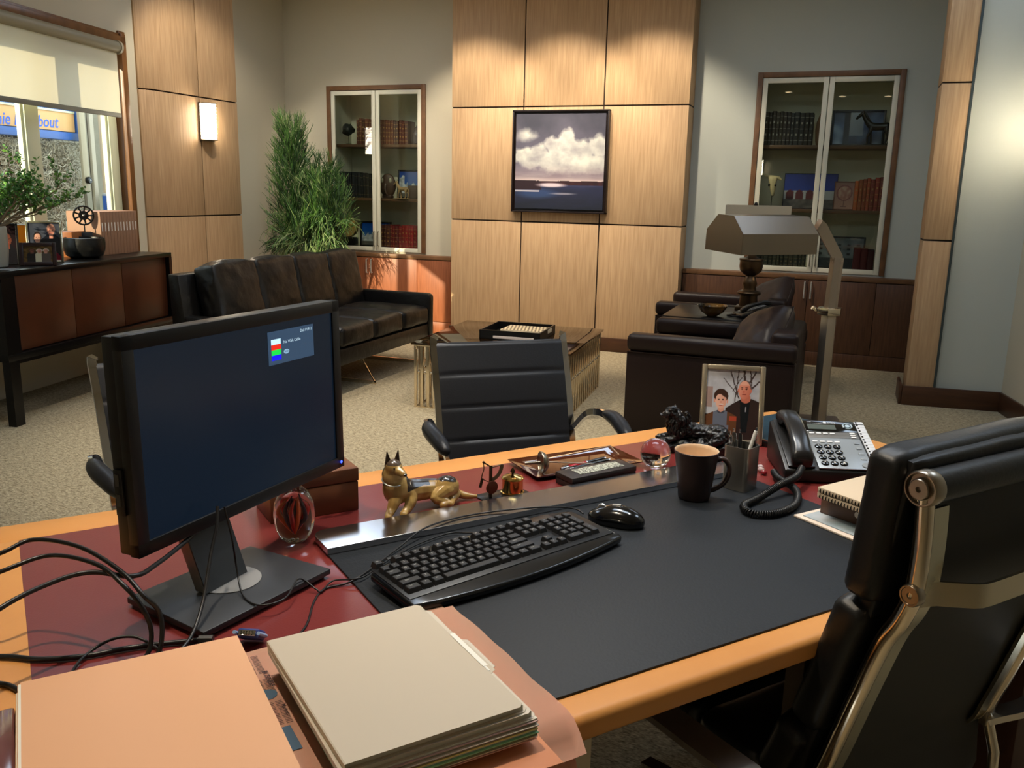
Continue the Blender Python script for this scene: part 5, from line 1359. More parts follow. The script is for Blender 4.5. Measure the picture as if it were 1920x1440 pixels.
me = fuse(ch, [((.008, -.008, .099), .0175, (1, 1.05, .95)), ((.012, -.022, .094), .0105, (.95, 1.3, .85)), ((.016, -.036, .0905), .0075, (1, 1.2, .85)), ((.010, -.002, .080), .0235, (1, .95, 1.1)), ((.018, 0, .050), .031, (.95, .9, 1.15)), ((.130, -.002, .034), .026, (1.15, .85, 1))], .0012); me.materials.append(PAINTED)
o = bpy.data.objects.new('body', me); COL.objects.link(o); o.parent = dg_
zmin = min(v.co.z for v in me.vertices); me.transform(T(0, 0, -zmin + .0003))
def dogcol(p):
    c_ = mixc((182, 150, 90), (150, 118, 66), .5 + 1.2 * nz(p.x * 60, p.z * 60))
    if .032 < p.x < .150 and p.z > .052 - .10 * abs(p.x - .075) + .003 * nz(p.x * 90, p.y * 90) + .006 * (p.x > .09): c_ = (40, 34, 30)
    if p.z > .060 and p.y > -.002 and p.x < .03: c_ = mixc(c_, (52, 42, 34), .6)
    if p.z > .107 and p.y < -.006: c_ = (84, 70, 58)
    if p.z < .088 and p.y < -.008 and p.z > .078 and p.x < .03: c_ = mixc(c_, (196, 168, 112), .6)
    return c_
colorize(o, dogcol)
for sx in (-1, 1):
    b = MB(); tb = bmesh.new(); bmesh.ops.create_cone(tb, segments=12, radius1=.0085, radius2=.0008, depth=.030, cap_ends=True); bmesh.ops.scale(tb, vec=(1, .5, 1), verts=tb.verts)
    b.merge(tb, 0, T(.007 + sx * .0105, -.006, .1185 - zmin) @ Ry(R(7 * sx)) @ Rx(R(4))); b.build('ear', mat('ear_brown', (58, 42, 28), .4), dg_, smooth=60)
    MB().ball((.0095 + sx * .0072, -.0262, .1015 - zmin), .0020, u=10, v=8).build('eye', BLACKGL, dg_)
MB().ball((.018, -.0455, .0915 - zmin), .0036, u=10, v=8, sc=(1.1, .8, .8)).build('nose', BLACKGL, dg_)
MB().tube([(.008 + .0215 * math.cos(a), -.004 + .0215 * math.sin(a), .070 - zmin + .007 * math.sin(a)) for a in [2 * PI * i / 20 for i in range(20)]], .0016, 6, closed=True).build('collar', mat('collar_silver', (150, 156, 150), .3, metal=.8), dg_)

# ---------------------------------------------------------------- letter scale and stamp box on one plate
t = dthing('letter_scale', 'small bronze quadrant letter scale and brass box on one dark plate', 'scale', .912, 1.563, DZ + .0002, R(5))
MB().bb(-.058, .058, -.029, .029, 0, .0035, bev=.0012).build('base_plate', mat('dark_plate', (58, 56, 58), .25, metal=.8), t)
b = MB(); b.bb(-.037, -.031, -.003, .001, .0035, .074); b.tube([(-.034, -.001, .072), (-.052, -.001, .084)], .0016, 6); b.tube([(-.034, -.001, .070), (-.005, -.001, .072)], .0016, 6); b.ball((-.053, -.001, .085), .003, u=10, v=6); b.build('post', BRONZED, t)
b = MB(); b.tube([(-.034 + .034 * math.sin(a), .001, .073 - .034 * (1 - math.cos(a)) - 0 * a) if 0 else (-.034 + .030 * math.cos(a), .001, .071 + .030 * math.sin(a)) for a in [R(0 - 95 * i / 12) for i in range(13)]], .003, flat=(.009, .0012), up=(0, 1, 0)); b.build('quadrant', mat('quadrant_brass', (124, 104, 78), .35, metal=.9), t)
MB().lathe([(0, -.0015), (.0145, -.0015), (.0145, .0015), (0, .0015)], 28, M=T(-.033, -.005, .026) @ Rx(R(90))).build('counterweight', mat('copper_disc', (120, 74, 56), .35, metal=.8), t)
b = MB(); b.tube([(-.034, -.004, .036), (-.056, -.004, .048)], .0010, 5); b.tube(spline([(-.053, -.001, .083), (-.052, -.001, .070), (-.056, -.001, .058), (-.060, -.001, .040)], 5), .0012, 6); b.tube([(-.056, -.002, .050), (-.062, -.002, .030)], .003, 8, flat=(.0065, .0016), up=(0, 1, 0)); b.build('letter_clip', BRONZED, t)
MB().lathe([(.026, .0036), (.0265, .0055), (.0235, .0065), (.0235, .032), (.0245, .034), (.0245, .0365), (.022, .0395), (.006, .0435), (0, .0437)], 36, c=(.025, 0, 0)).build('brass_box', BRASS, t)
MB().lathe([(.003, .043), (.0025, .047), (.006, .050), (.004, .056), (.0005, .060)], 12, c=(.025, 0, 0)).build('box_knob', BRONZE, t)

# ---------------------------------------------------------------- glass tray, letter opener, pens
t = dthing('glass_tray', 'amber brown glass pen tray against the back wood border', 'tray', 1.180, 1.672, DZ + .0002, R(-3))
tb = bmesh.new(); lv = [(.150, .074, .012), (.120, .055, .008), (.110, .045, .0035)]; lo = [(.148, .072, .0085), (.118, .053, .0045), (.108, .043, .0)]
def rr(hx, hy, z): return [tb.verts.new((sx * hx, sy * hy, z)) for sx, sy in ((-1, -1), (1, -1), (1, 1), (-1, 1))]
R1 = [rr(*q) for q in lv]; R2 = [rr(*q) for q in lo]
for RR in (R1, R2):
    for a, b_ in zip(RR, RR[1:]):
        for i in range(4): tb.faces.new((a[i], a[(i + 1) % 4], b_[(i + 1) % 4], b_[i]))
    tb.faces.new(RR[-1])
for i in range(4): tb.faces.new((R1[0][i], R1[0][(i + 1) % 4], R2[0][(i + 1) % 4], R2[0][i]))
bmesh.ops.recalc_face_normals(tb, faces=tb.faces)
MB().merge(tb).build('tray_body', mat('amber_glass', (66, 24, 10), .05, spec=.5, coat=.6, coat_rough=.02), t, smooth=20)
o = thing('letter_opener', 'silver rapier letter opener with round guard and twisted grip on the glass tray', 'letter opener', D(1.075, 1.646, DZ + .030), DA + R(-14))
b = MB(); b.tube([(-.052, 0, 0), (-.012, 0, 0)], .0035, 8)
for i in range(9): b.lathe([(.0030, -.0022), (.0042, 0), (.0030, .0022)], 12, M=T(-.050 + i * .0045, 0, 0) @ Ry(R(90)))
b.build('grip', NICKEL, o, smooth=60)
MB().lathe([(.020, -.006), (.0205, -.0045), (.018, .001), (.012, .0065), (.003, .009), (.003, .0078), (.011, .005), (.0165, -.0005), (.0188, -.006), (.020, -.006)], 32, caps=False, M=T(-.004, 0, 0) @ Ry(R(90))).build('guard', NICKEL, o, smooth=60).data.transform(Matrix.Scale(1.3, 4))
MB().tube([(.004, 0, 0), (.10, 0, -.010), (.155, 0, -.0175)], [.0016, .0012, .0005], 6).build('blade', STEEL, o)
def tpen(label, u0, v0, u1, v1, z, r, parts):
    a, b_ = Vector(D(u0, v0, z)), Vector(D(u1, v1, z + .001)); o_ = thing('pen', label, 'pen', a); d = b_ - a
    for nm, f0, f1, m, rr_ in parts: MB().tube([d * f0, d * f1], r * rr_, 12).build(nm, m, o_)
    sd = Vector((0, 0, r * 1.25)); MB().tube([d * .02 + sd, d * .26 + sd], .0010, 5).build('clip', CHROME, o_)
REDP = mat('red_barrel', (170, 12, 24), .2, coat=.5)
tpen('pen with red and black barrel lying on the glass tray', 1.112, 1.636, 1.257, 1.656, DZ + .0105, .0048, [('tip_end', 0, .10, CHROME, .7), ('cap_band', .10, .16, CHROME, 1), ('red_barrel', .16, .55, REDP, 1), ('band', .55, .575, CHROME, 1.06), ('barrel', .575, .96, BLACKGL, 1), ('end', .96, 1, CHROME, .8)])
tpen('black pen with chrome ends lying in front of the red pen', 1.114, 1.622, 1.258, 1.640, DZ + .0105, .0048, [('tip_end', 0, .10, CHROME, .7), ('cap_band', .10, .17, CHROME, 1), ('barrel', .17, .96, BLACKGL, 1), ('end', .96, 1, CHROME, .8)])
# dark box with stone inlay
t = dthing('stone_inlay_box', 'flat dark box with speckled pale stone inlay in front of the pen tray', 'box', 1.160, 1.560, DZ + .0002, R(3))
DB = mat('dark_box', (36, 30, 30), .45, col2=(50, 42, 40), nscale=20)
MB().bb(-.094, .094, -.031, .031, 0, .013, bev=.001).build('box_base', DB, t); MB().bb(-.095, .095, -.032, .032, .0138, .0265, bev=.0015).build('lid', DB, t)
MB().bb(-.060, .070, -.017, .019, .0262, .0277, bev=.0005).build('stone_inlay', mat('speckled_stone', (92, 92, 84), .5, col2=(196, 200, 184), nscale=210, detail=2, contrast=.12), t)
# ---------------------------------------------------------------- black lion like statue
t = dthing('animal_statue', 'rough black resting lion statue on rocky base behind the crystal ball', 'statue', 1.530, 1.640, DZ + .0002, R(-38))
STB = mat('black_cast', (20, 20, 22), .28, spec=.6, bump=.5, bscale=120)
b = MB(); b.ball((0, 0, .008), 1, sc=(.105, .040, .022), u=40, v=20)
b.jitter(.012, 55, 4)
for v in b.bm.verts: v.co.z = max(0, v.co.z)
b.build('rock_base', STB, t, smooth=25)
lion = fuse([[(.045, .004, .040, .022), (.012, .004, .044, .019), (-.020, 0, .052, .021), (-.038, -.002, .074, .017), (-.048, -.006, .090, .013), (-.064, -.010, .086, .008)],
    [('j', 0, 2), (-.040, -.016, .034, .010), (-.066, -.022, .024, .008), (-.084, -.026, .020, .008)], [('j', 0, 2), (-.036, .018, .034, .010), (-.060, .022, .024, .008), (-.074, .024, .020, .008)],
    [('j', 0, 0), (.050, -.018, .036, .017), (.030, -.030, .022, .009), (.014, -.034, .019, .008)], [('j', 0, 0), (.070, .010, .030, .006), (.085, -.004, .022, .005), (.090, -.020, .020, .004)]], [((.046, -.004, .040), .026, (1.1, .9, 1)), ((-.050, -.006, .092), .014, (1, .9, 1)), ((-.066, -.010, .086), .0085, (1.2, .9, .8))], .0012, smooth=1)
for v in lion.vertices:
    am = .0040 if v.co.x < -.01 and v.co.z > .04 else .0022
    v.co += noise.noise_vector(v.co * 150) * am
lion.materials.append(STB); o = bpy.data.objects.new('body', lion); COL.objects.link(o); o.parent = t
b = MB(); lr = random.Random(2)
for i in range(60):
    a = lr.uniform(0, 2 * PI); z = lr.uniform(.050, .092); c0 = Vector((-.036 + .019 * math.cos(a), -.002 + .018 * math.sin(a), z)); b.tube([c0, c0 + Vector((math.cos(a) * .006, math.sin(a) * .006, -.008)), c0 + Vector((math.cos(a) * .004, math.sin(a) * .004, -.018))], [.0042, .0036, .001], 6)
b.build('mane', STB, t, smooth=60)
t.scale = (1.2, 1.2, 1.1)
for sy in (-1, 1): MB().ball((-.044, -.006 + sy * .010, .101), .005, u=10, v=8, sc=(.6, 1, 1.2)).build('ear', STB, t)
# ---------------------------------------------------------------- photo of two people
def park(u, v):
    c_ = mixc((206, 208, 214), (150, 150, 158), max(0, fbm(u * 3, v * 3, 3) + .25 + (.25 if u > .5 else 0)))
    for k, (x0, y0, x1, y1, w__) in enumerate(((.62, .6, .45, .98, .012), (.66, .62, .92, .98, .014), (.62, .62, .32, .88, .007), (.75, .7, .70, 1, .02), (.8, .7, .99, .85, .012), (.55, .55, .60, 1, .010), (.85, .8, .82, 1, .012), (.5, .7, .66, .9, .007))):
        px, py = u - x0, v - y0; dx, dy = x1 - x0, y1 - y0; tt = max(0, min(1, (px * dx + py * dy) / (dx * dx + dy * dy)))
        if math.hypot(px - tt * dx + .012 * nz(tt * 6, k), py - tt * dy) < w__: c_ = (74, 62, 60)
    if u < .12 and .45 < v < .75: c_ = mixc(c_, (150, 108, 92), .6)
    if v < .35 and u < .14: c_ = (40, 34, 36)
    # man, right
    if v < .62 - .35 * abs(u - .76) ** 1.2 * (1.6 if u < .76 else 1) and u > .38 and v < .60:
        c_ = (52, 38, 36)
        if abs(u - .74) < .10 - .1 * (.58 - v) and v > .1: c_ = (22, 26, 30)
        if abs(u - .76) < .012 and .40 < v < .48: c_ = (150, 150, 155)
    if ell(u, v, .75, .60, .095, .07) > .5: c_ = (196, 112, 90)
    if ell(u, v, .735, .74, .125, .125) > .5: c_ = (96, 84, 84)
    if ell(u, v, .72, .72, .115, .135) > .5:
        c_ = mixc((226, 148, 124), (198, 108, 86), (u - .66) * 4 - (v - .72) * 3)
        if v > .79: c_ = mixc(c_, (236, 186, 164), .6)
        for sx in (-1, 1):
            if ell(u, v, .715 + sx * .042, .735, .022, .009) > .5: c_ = (70, 44, 40)
            if ell(u, v, .715 + sx * .042, .758, .028, .006) > .5: c_ = (96, 62, 54)
        if ell(u, v, .71, .695, .022, .018) > .5: c_ = (206, 112, 92)
        if ell(u, v, .715, .655, .042, .008) > .5: c_ = (140, 60, 54)
    for sx in (-1, 1):
        if ell(u, v, .725 + sx * .118, .71, .016, .03) > .5: c_ = (206, 116, 94)
    # boy, left
    if v < .42 - .5 * abs(u - .30) ** 1.4 and u < .60:
        c_ = (104, 66, 42) if abs(u - .28) > .13 + .04 * (v < .2) else (108, 114, 130)
        if u > .46 and .26 < v < .33: c_ = (176, 72, 50)
        if ell(u, v, .29, .415, .085, .05) > .5: c_ = (70, 72, 84)
    if ell(u, v, .29, .44, .062, .055) > .5: c_ = (224, 162, 140)
    if ell(u, v, .285, .62, .135, .105) > .5: c_ = (66, 44, 36)
    if ell(u, v, .285, .545, .105, .112) > .5 and v < .625 + .02 * math.sin(u * 30):
        c_ = mixc((238, 184, 162), (220, 152, 128), (u - .22) * 4)
        for sx in (-1, 1):
            if ell(u, v, .285 + sx * .040, .565, .020, .009) > .5: c_ = (58, 40, 38)
        if ell(u, v, .285, .53, .016, .012) > .5: c_ = (222, 150, 128)
        if ell(u, v, .288, .490, .042, .014) > .5: c_ = (250, 240, 232) if v > .488 else (190, 96, 84)
    for sx in (-1, 1):
        if ell(u, v, .285 + sx * .122, .545, .016, .030) > .5: c_ = (226, 156, 134)
    return c_
t = frame_picture('framed_photo', 'silver-framed photo of a man and a boy on the desk behind the pen cup', 'picture', Vector(D(1.655, 1.635, DZ)), DA + R(-40), .166, .212, .014, mat('champagne_frame', (214, 202, 178), .24, metal=.85), park, tilt=R(14), nx=110, ny=150)
# ---------------------------------------------------------------- dark flat tablet case behind the phone
t = dthing('tablet_computer', 'flat dark tablet with silver rim and glossy top behind the telephone', 'tablet', 1.850, 1.665, DZ + .0002, R(4))
MB().bb(-.135, .150, -.095, .095, 0, .016, bev=.003).build('case', BLACKM, t); MB().bb(-.134, .149, -.094, .094, .0162, .0195, bev=.001).build('rim', CHROME, t); MB().bb(-.129, .144, -.089, .089, .0195, .0205).build('glass_top', mat('dark_glossy_top', (40, 62, 76), .1, spec=.8), t)
for i, (u, v) in enumerate(((1.552, 1.424), (1.540, 1.404), (1.566, 1.440))):
    o = MB().ball((0, 0, .0062), .0065, u=14, v=10, sc=(1.3, 1, .95)).build('glass_pebble', mat('pink_glass_%d' % (i % 2), ((196, 176, 176), (130, 30, 40))[i % 2], .08, coat=.8), smooth=80); o.location = D(u, v, DZ); tag(o, ('pale glass pebble, middle one beside the pen cup', 'pale glass pebble nearest the desk pad beside the pen cup', 'pale glass pebble farthest from the desk pad beside the pen cup')[i] if i != 1 else 'red glass pebble nearest the desk pad beside the pen cup', 'pebble', 'glass pebbles beside the pen cup')

# ---------------------------------------------------------------- telephone
ph = thing('telephone', 'black and silver office telephone with many buttons on the desk', 'telephone', D(1.541, 1.341, DZ + .004), R(17))
pw, pd_ = .232, .205; ti = R(19)
Mp = T(0, 0, .030) @ Rx(ti)             # top surface: x right, y up the slope
b = MB(); b.prism([(0, .0), (pd_ * .93, .0), (pd_ * .93, .095), (pd_ * .90, .098), (0, .028)], 0, pw, 'x', bev=.004); b.build('phone_body', mat('phone_black', (24, 24, 25), .36), ph)
SLV = mat('phone_silver', (150, 156, 160), .38, metal=.35); GRYP = mat('phone_grey', (112, 110, 106), .42, metal=.3)
MB().prism([(.078, .004), (.203, .004), (.203, .128), (.078, .128)], .0005, .0036, bev=.001).build('keypad_panel', SLV, ph, M=Mp)
MB().prism([(.078, .1285), (.203, .1285), (.203, .155), (.078, .155)], .0005, .0036, bev=.001).build('function_panel', GRYP, ph, M=Mp)
MB().prism([(.076, .1555), (.206, .1555), (.206, .203), (.076, .203)], .0005, .0042, bev=.001).build('display_panel', BLACKGL, ph, M=Mp)
MB().bb(.088, .156, .164, .184, .0043, .0048).build('display', mat('lcd', (84, 92, 88), .25), ph, M=Mp)
b = MB(); b.text('at&t', .0105, Mp @ T(.150, .1945, .0044), 0, .00004, bold=True); b.lathe([(0, 0), (.0042, 0), (.0042, .0002), (0, .0002)], 20, M=Mp @ T(.134, .1945, .0044)); b.text('1040', .0055, Mp @ T(.090, .1975, .0044), 0, .00004, 'LEFT'); b.text('4-LINE SMALL BUSINESS SYSTEM', .0036, Mp @ T(.090, .190, .0044), 0, .00004, 'LEFT'); b.build('logo', mat('phone_print', (205, 208, 210), .5), ph)
for i, ch in enumerate('123456789*0#'):
    cx, cy = .0955 + (i % 3) * .0215, .0895 - (i // 3) * .0225
    b = MB(); b.lathe([(.0092, .0034), (.0092, .006), (.0078, .0072), (0, .0076)], 24, M=Mp @ T(cx, cy, 0) @ Matrix.Diagonal((1, .92, 1, 1))); b.text(ch, .0098, Mp @ T(cx, cy, .0078), 1, .00004, bold=True); b.build('number_key', [BLACKGL, LABELW], ph, smooth=50)
def pbtn(cx, cy, w_, h_, m, name='button'): MB().bb(cx - w_ / 2, cx + w_ / 2, cy - h_ / 2, cy + h_ / 2, .0034, .0056, bev=.0008).build(name, m, ph, M=Mp)
for i in range(4): pbtn(.092 + i * .0175, .111, .0125, .0068, WHITE); pbtn(.092 + i * .0165, .146, .0115, .0055, WHITE)
for i in range(3): pbtn(.190, .1495 - i * .0085, .0125, .0045, WHITE)
for i in range(4): pbtn(.190, .108 - i * .021, .013, .009, SLV)
MB().lathe([(.0095, .0034), (.0095, .0058), (0, .0062)], 24, M=Mp @ T(.189, .018, 0)).build('speaker_button', SLV, ph)
b = MB()
for k in range(4):
    a0 = R(90 * k - 36)
    b.tube([(.0105 * math.cos(a0 + R(72) * i / 8), .0105 * math.sin(a0 + R(72) * i / 8), .0050) for i in range(9)], .0022, 6)
b.lathe([(.0058, .0042), (.0058, .0060), (0, .0066)], 20); b.build('navigation_pad', mat('pale_blue_key', (176, 196, 208), .4), ph, M=Mp @ T(.186, .180, 0))
b = MB(); b.prism([(.2075, .0), (.229, .0), (.229, .203), (.2075, .203)], .0005, .004); b.build('line_panel', mat('line_panel_white', (206, 208, 212), .5), ph, M=Mp)
for i in range(16): MB().bb(.2095, .2135, .196 - i * .0122, .2005 - i * .0122, .004, .0052).build('line_button', BLACKGL, ph, M=Mp); 
b = MB()
for i in range(16): b.bb(.215, .228, .1915 - i * .0122, .1921 - i * .0122, .0040, .0042)
b.build('line_rule', mat('rule_grey', (150, 152, 156), .5), ph, M=Mp)
# handset lying in its cradle
b = MB(); n_ = 26; tb = bmesh.new(); rows = []
for i in range(n_ + 1):
    s_ = -1 + 2 * i / n_; y = .103 + s_ * .100
    top = .052 - .014 * s_ ** 4 + .004 * math.cos(s_ * 3); botz = .030 * (1 - min(1, abs(s_) / .66) ** 5) + .004
    wd_ = .0215 + .0055 * abs(s_) ** 2.2; 
    if abs(s_) > .93: wd_ *= 1 - (abs(s_) - .93) * 2.2; top -= (abs(s_) - .93) * .12
    ring = []
    for k in range(16):
        a = 2 * PI * k / 16; ca, sa = math.cos(a), math.sin(a)
        ex = math.copysign(abs(ca) ** .6, ca); ez = math.copysign(abs(sa) ** .7, sa)
        ring.append(tb.verts.new((.038 + ex * wd_, y, (top + botz) / 2 + ez * (top - botz) / 2)))
    rows.append(ring)
for a, b_ in zip(rows, rows[1:]):
    for k in range(16): tb.faces.new((a[k], a[(k + 1) % 16], b_[(k + 1) % 16], b_[k]))
tb.faces.new(rows[0][::-1]); tb.faces.new(rows[-1]); bmesh.ops.recalc_face_normals(tb, faces=tb.faces)
MB().merge(tb).build('handset', mat('handset_satin', (30, 29, 29), .27, spec=.55), ph, M=Mp, smooth=60)
MB().prism([(.008, .006), (.070, .006), (.070, .202), (.008, .202)], .0, .005, bev=.002).build('cradle', mat('phone_black', ()), ph, M=Mp)
# coiled cord
def coil(path, rc, rw, turns_per_m, parent, name, m):
    P = path; s_ = [0]
    for a, b_ in zip(P, P[1:]): s_.append(s_[-1] + (b_ - a).length)
    L_ = s_[-1]; n = int(L_ * turns_per_m * 8); pts = []
    up = Vector((0, 0, 1))
    for i in range(n + 1):
        d = L_ * i / n; j = 0
        while j < len(s_) - 2 and s_[j + 1] < d: j += 1
        f_ = (d - s_[j]) / max(1e-9, s_[j + 1] - s_[j]); p = P[j].lerp(P[j + 1], f_); tg = (P[min(j + 2, len(P) - 1)] - P[max(j - 1, 0)]).normalized()
        sd = tg.cross(up).normalized(); u2 = sd.cross(tg); a = 2 * PI * i / 8
        pts.append(p + sd * rc * math.cos(a) + u2 * rc * math.sin(a))
    return MB().tube(pts, rw, 5).build(name, m, parent, smooth=80)
zc_ = DZ + .0145
cp = [D(1.545, 1.378, zc_), D(1.522, 1.345, zc_), D(1.505, 1.305, zc_ + .002), D(1.488, 1.262, zc_ + .002), D(1.452, 1.222, zc_ - .0015), D(1.400, 1.192, zc_ - .002), D(1.335, 1.184, zc_ - .002), D(1.298, 1.210, zc_ - .002), D(1.318, 1.248, zc_ - .002), D(1.378, 1.264, zc_), D(1.45, 1.272, zc_ + .016), D(1.515, 1.286, zc_ + .020), D(1.562, 1.312, zc_ + .026)]
cpo = spline([Vector(p) for p in cp], 8)
org = Vector(D(1.541, 1.341, DZ + .004)); Mi = (T(*org) @ Rz(R(17))).inverted()
coil([Mi @ p for p in cpo], .0068, .0021, 205, ph, 'coiled_cord', BLACKPL)

# ---------------------------------------------------------------- stack beside the phone, under the chair
def sheet(name, label, cat, u0, u1, v0, v1, z, h, m, rz=0, bev=.0006, curl=0):
    cu, cv = (u0 + u1) / 2, (v0 + v1) / 2; t = dthing(name, label, cat, cu, cv, z, rz)
    MB().bb(-(u1 - u0) / 2, (u1 - u0) / 2, -(v1 - v0) / 2, (v1 - v0) / 2, 0, h, bev=bev).build('pages', m, t); return t
sheet('paper_sheet', 'pale paper pad at the bottom of the stack beside the telephone', 'paper', 1.380, 1.60, .89, 1.168, DZ + .0042, .004, mat('cream_paper', (222, 206, 190), .6))
sheet('photo_print', 'printed sheet with blue grey picture above the pale pad', 'paper', 1.394, 1.60, .90, 1.156, DZ + .0084, .002, mat('blue_print', (190, 192, 196), .4, col2=(120, 150, 160), nscale=14), R(1))
t = sheet('box_case', 'flat brown box with a small white apple mark under the notebooks', 'box', 1.446, 1.63, .93, 1.158, DZ + .0106, .042, mat('brown_box', (92, 66, 52), .5), R(6), .0015)
t.name = 'product_box'
b = MB(); ap = [(.006 * math.cos(a) * (1 - .12 * (abs(a - PI / 2) < .5)), .0066 * math.sin(a) * (1 - .18 * (abs(a - PI / 2) < .35)) * (1 - .08 * (abs(a + PI / 2) < .3))) for a in [2 * PI * i / 28 for i in range(28)]]
b.prism(ap, 0, .0003); b.prism([(.0005, .0075), (.0035, .0105), (.0030, .0080), (.001, .0066)], 0, .0003)
b.build('apple_mark', mat('mark_white', (224, 216, 206), .5), t, M=T(-.0923, .030, .021) @ Rz(R(-90)) @ Rx(R(90)))
for k, (lb, z) in enumerate((('cream spiral notebook, lower of the two by the telephone', DZ + .054), ('cream spiral notebook, upper of the two by the telephone', DZ + .0665))):
    t = sheet('spiral_notebook', lb, 'notebook', 1.405, 1.56, .93, 1.135, z, .0105, mat('notebook_cream', (208, 190, 164), .55), R(1 + k), .001)
    t['group'] = 'cream spiral notebooks'
    b = MB()
    for i in range(26): b.lathe([(.0040, -.0006), (.0048, 0), (.0040, .0006)], 10, M=T(-.0765, .095 - i * .0075, .004) @ Rx(R(90)))
    b.build('spiral_binding', BLACKM, t); MB().bb(-.0765, .0765, -.102, .102, .0080, .0086).build('cover_edge', BLACKM, t)

# ---------------------------------------------------------------- folders and newspaper in the foreground
def leafstack(name, label, cat, u0, u1, v0, v1, z, layers, rz=0, group=None):
    """layers: list of (thickness, inset du, dv, colour name/material)"""
    t = dthing(name, label, cat, (u0 + u1) / 2, (v0 + v1) / 2, z, rz, group); hw, hd = (u1 - u0) / 2, (v1 - v0) / 2; zz = 0
    for nm, th, du, dv, m in layers:
        MB().bb(-hw + max(0, du), hw + min(0, du), -hd + max(0, dv), hd + min(0, dv), zz, zz + th, bev=min(.0006, th * .3)).build(nm, m, t); zz += th + .0002
    return t
NEWSP = mat('pink_newsprint', (240, 190, 160), .8)
def bent_sheet(u0, u1, v0, v1, z, droop, th, seed=0, wob=.002):
    tb = bmesh.new(); n1, n2 = 24, 26; g_ = []
    for j in range(n2 + 1):
        row = []
        for i in range(n1 + 1):
            u = u0 + (u1 - u0) * i / n1; v = v0 + (v1 - v0) * j / n2
            edge = .004 * nz(v * 14, seed + 2) if i == n1 else (.004 * nz(u * 14, seed) if j in (0, n2) else 0)
            zz = z + wob * (nz(u * 9, v * 9, seed) + .6) * (1 if v > .80 else .3)
            if v < .800: zz -= droop * (.800 - v) ** 1.5 * 22
            row.append(tb.verts.new(Vector(D(u + (edge if i == n1 else 0), v + (edge if j in (0, n2) and i < n1 else 0), zz))))
        g_.append(row)
    for a, b_ in zip(g_, g_[1:]):
        for i in range(n1): tb.faces.new((a[i], a[i + 1], b_[i + 1], b_[i]))
    r_ = bmesh.ops.solidify(tb, geom=list(tb.faces), thickness=th); bmesh.ops.recalc_face_normals(tb, faces=tb.faces)
    return MB().merge(tb)
np_ = thing('newspaper', 'salmon pink newspaper with printed columns under the grey folders', 'newspaper', (0, 0, 0))
Pz = DZ + .0075
bent_sheet(.215, .560, .758, 1.146, Pz, .3, .0028, 1, .0016).build('sheets', NEWSP, np_, smooth=60)
bent_sheet(.230, .572, .765, 1.128, Pz + .0052, .25, .0010, 5, .0010).build('top_sheet', mat('pale_newsprint', (238, 186, 158), .8), np_, smooth=60)
b = MB(); nr = random.Random(6); TXT = mat('news_ink', (110, 84, 80), .8); 
for col in range(3):
    for r_ in range(52):
        u = .236 + col * .0115; v = 1.120 - r_ * .0034
        if 14 < r_ < 19 or (30 < r_ < 36): continue
        b.box((0, 0, 0), (nr.uniform(.0075, .0098), .0010, .0001), 0, M=T(*D(u, v - .0, Pz + .0068)) @ Rz(DA))
b.build('text_lines', TXT, np_)
b = MB(); b.prism([(.012 * math.cos(2 * PI * i / 24), .012 * math.sin(2 * PI * i / 24)) for i in range(24)], 0, .0003, M=T(*D(.251, 1.018, Pz + .0066))); b.build('blue_disc', mat('news_blue', (70, 96, 120), .7), np_)
MB().box((0, 0, 0), (.012, .05, .0003), 0, M=T(*D(.251, .915, Pz + .0068)) @ Rz(DA)).build('blue_panel', mat('news_blue', ()), np_)
b = MB(); b.text('BUSINESS', .010, T(*D(.262, 1.055, Pz + .0068)) @ Rz(DA + R(-90)), 0, .0001, bold=True); b.text('Markets', .008, T(*D(.262, .975, Pz + .0068)) @ Rz(DA + R(-90)), 0, .0001); b.build('headline', mat('news_black', (66, 46, 46), .8), np_)
of2 = leafstack('file_folder', 'tan orange file folder sticking out over the desk edge under the newspaper', 'folder', .30, .520, .735, 1.02, DZ + .0046, [('folder_leaf', .0016, 0, 0, mat('tan_folder', (206, 134, 92), .55))], R(-2))

GREYF = mat('grey_folder', (196, 184, 164), .55); GREYL = mat('grey_folder_light', (208, 198, 182), .55)
zz = Pz + .0075
C_ = lambda n, c: mat(n, c, .6)
WP_ = mat('white_pages', (222, 216, 200), .7)
gl = [('folder_leaf', .0016, .006, .004, C_('mauve_folder', (196, 164, 156))), ('paper_pile', .0024, .008, .006, WP_), ('folder_leaf', .0012, .003, .002, C_('grey_folder_light', (208, 198, 182))), ('folder_leaf', .0026, .004, .003, C_('olive_folder', (104, 118, 80))), ('paper_pile', .0016, .006, .004, WP_), ('folder_leaf', .0014, .000, 0, C_('mint_folder', (146, 208, 166))),
      ('paper_pile', .0022, .006, .003, WP_), ('folder_leaf', .0018, 0, .002, C_('yellow_folder', (232, 220, 140))), ('paper_pile', .0012, .005, .004, WP_), ('folder_leaf', .0020, .003, .002, C_('purple_folder', (84, 48, 122))), ('folder_leaf', .0012, .002, 0, C_('grey_folder_light', ())), ('paper_pile', .0030, .006, .005, WP_), ('folder_leaf', .0012, .002, .002, C_('mauve_folder', ())), ('paper_pile', .0018, .006, .004, WP_)]
leafstack('folder_stack', 'mixed coloured folders under the grey folders, yellow green and purple edges', 'folders', .272, .506, .770, 1.062, zz, gl, R(-.6))
zz += sum(l[1] + .0002 for l in gl)
